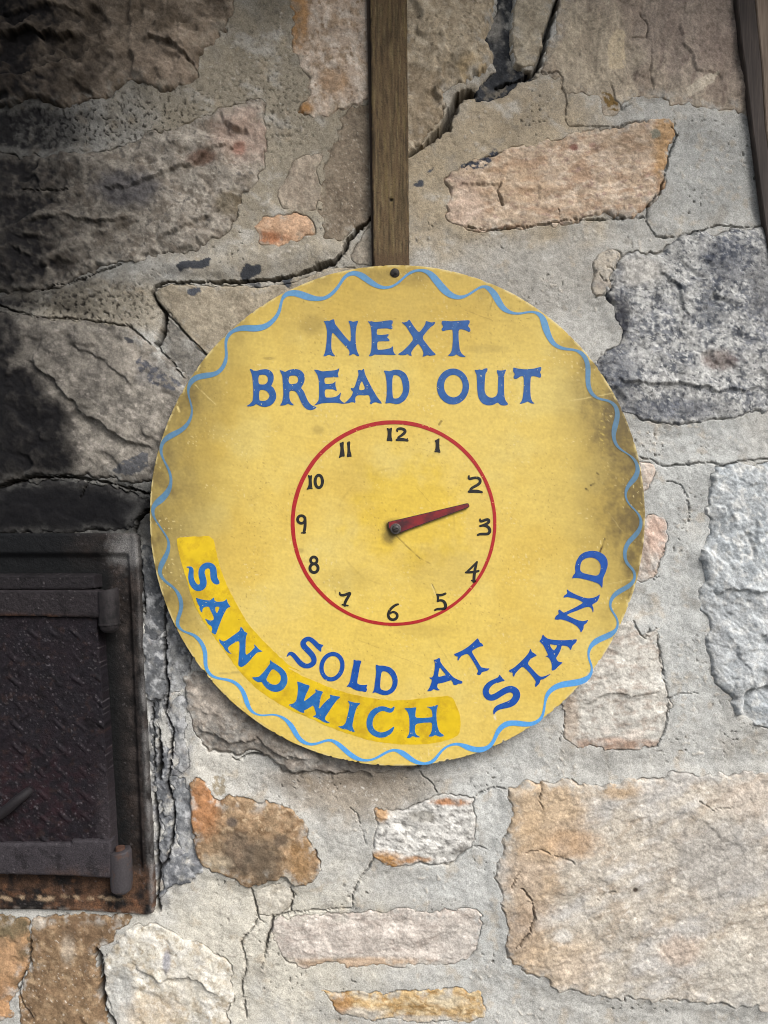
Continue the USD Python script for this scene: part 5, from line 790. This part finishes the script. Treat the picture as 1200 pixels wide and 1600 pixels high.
# the hand, its pivot screw and the fixing screw
def along(p0, p1, w0, w1, x): pass
p0, p1 = np.array([609.5, 826.5]), np.array([733.0, 789.0]); dv = (p1 - p0) / np.linalg.norm(p1 - p0); nv = np.array([-dv[1], dv[0]])
hand_poly = [p0 + nv * 9.5 + dv * 3, p0 + nv * 10.5 + dv * 12, p1 + nv * 3.6 - dv * 2, p1 + nv * 2.2, p1 - nv * 2.2, p1 - nv * 3.6 - dv * 2, p0 - nv * 11.5, p0 - nv * 3 - dv * 2]
M_HAND = pmat('hand_paint', (120, 26, 32), 0.4, 0.4, 0.15, 200, col2=(64, 24, 30), thr=(0.46, 0.66), s2=38.0); M_HE = pmat('hand_edge', (52, 36, 36), 0.5, 0.4, 0.2)
G = Polygon(hand_poly)
v, f = prism(G, SD + 1.6, SD + 4.6, 0.4); hand = put('clock_hand', sign, v, f, M_HE, False, label='tapered red clock hand with a dark edge')
v, f = prism(G.buffer(-1.1, join_style=2), SD + 4.4, SD + 4.85, 0.15); put('painted_face', hand, v, f, M_HAND, False)
dark_tip = G.buffer(-1.1, join_style=2).intersection(Polygon([p1 + nv * 30 - dv * 48, p1 + nv * 30 + dv * 9, p1 - nv * 30 + dv * 9, p1 - nv * 1.0 - dv * 66, p1 + nv * 0.5 - dv * 40]).buffer(0))
M_STEEL = pmat('screw_steel', (84, 78, 74), 0.4, 0.5, 0.3, 500, metallic=0.6, bump=0.3); M_SD = pmat('screw_dark', (52, 46, 42), 0.5, 0.5, 0.3, 500, metallic=0.3, bump=0.3)
def disc(px, py, d0, prof, sides=28):
    pr = np.array(prof, float); return tube_mesh(np.array([W(px, py, d0 + z) for z, r in pr]), pr[:, 1] / 1000, sides)
SX, SY = 618.2, 826.3
put('washer', sign, *disc(SX, SY, SD + 4.6, [(0, 8.2), (1.2, 8.2), (1.6, 7.6), (1.61, 5.2), (1.0, 5.0)]), M_STEEL, 35)
scr = put('pivot_screw', sign, *disc(SX, SY, SD + 5.4, [(0, 5.4), (1.6, 5.4), (2.6, 4.4), (3.0, 2.6)]), M_SD, 35)
v, f = prism([(SX - 3.6, SY + 0.6), (SX + 3.4, SY - 1.8), (SX + 3.8, SY - 0.7), (SX - 3.2, SY + 1.7)], SD + 8.2, SD + 8.55, 0.1); put('slot', scr, v, f, pmat('slot_dark', (20, 18, 17), 0.8, 0.2), False)
put('spacer', sign, *disc(SX, SY, SD - 0.5, [(0, 7), (2.2, 7)]), M_SD, 35)
FX, FY = 617.0, 426.8
s2 = put('fixing_screw', sign, *disc(FX, FY, SD - 0.2, [(0, 7.0), (1.2, 7.2), (2.4, 6.4), (3.1, 4.2), (3.3, 2.0)]), M_SD, 35)
for a in (25, 115):
    e = np.array([math.cos(math.radians(a)), math.sin(math.radians(a))]); o = np.array([-e[1], e[0]]); cpt = np.array([FX, FY])
    v, f = prism([cpt + e * 3.4 + o * .75, cpt - e * 3.4 + o * .75, cpt - e * 3.4 - o * .75, cpt + e * 3.4 - o * .75], SD + 2.6, SD + 3.25 + a * 0.0004, 0.05); put('slot', s2, v, f, stage.GetPrimAtPath('/World/Looks/slot_dark').GetPath().pathString, False)
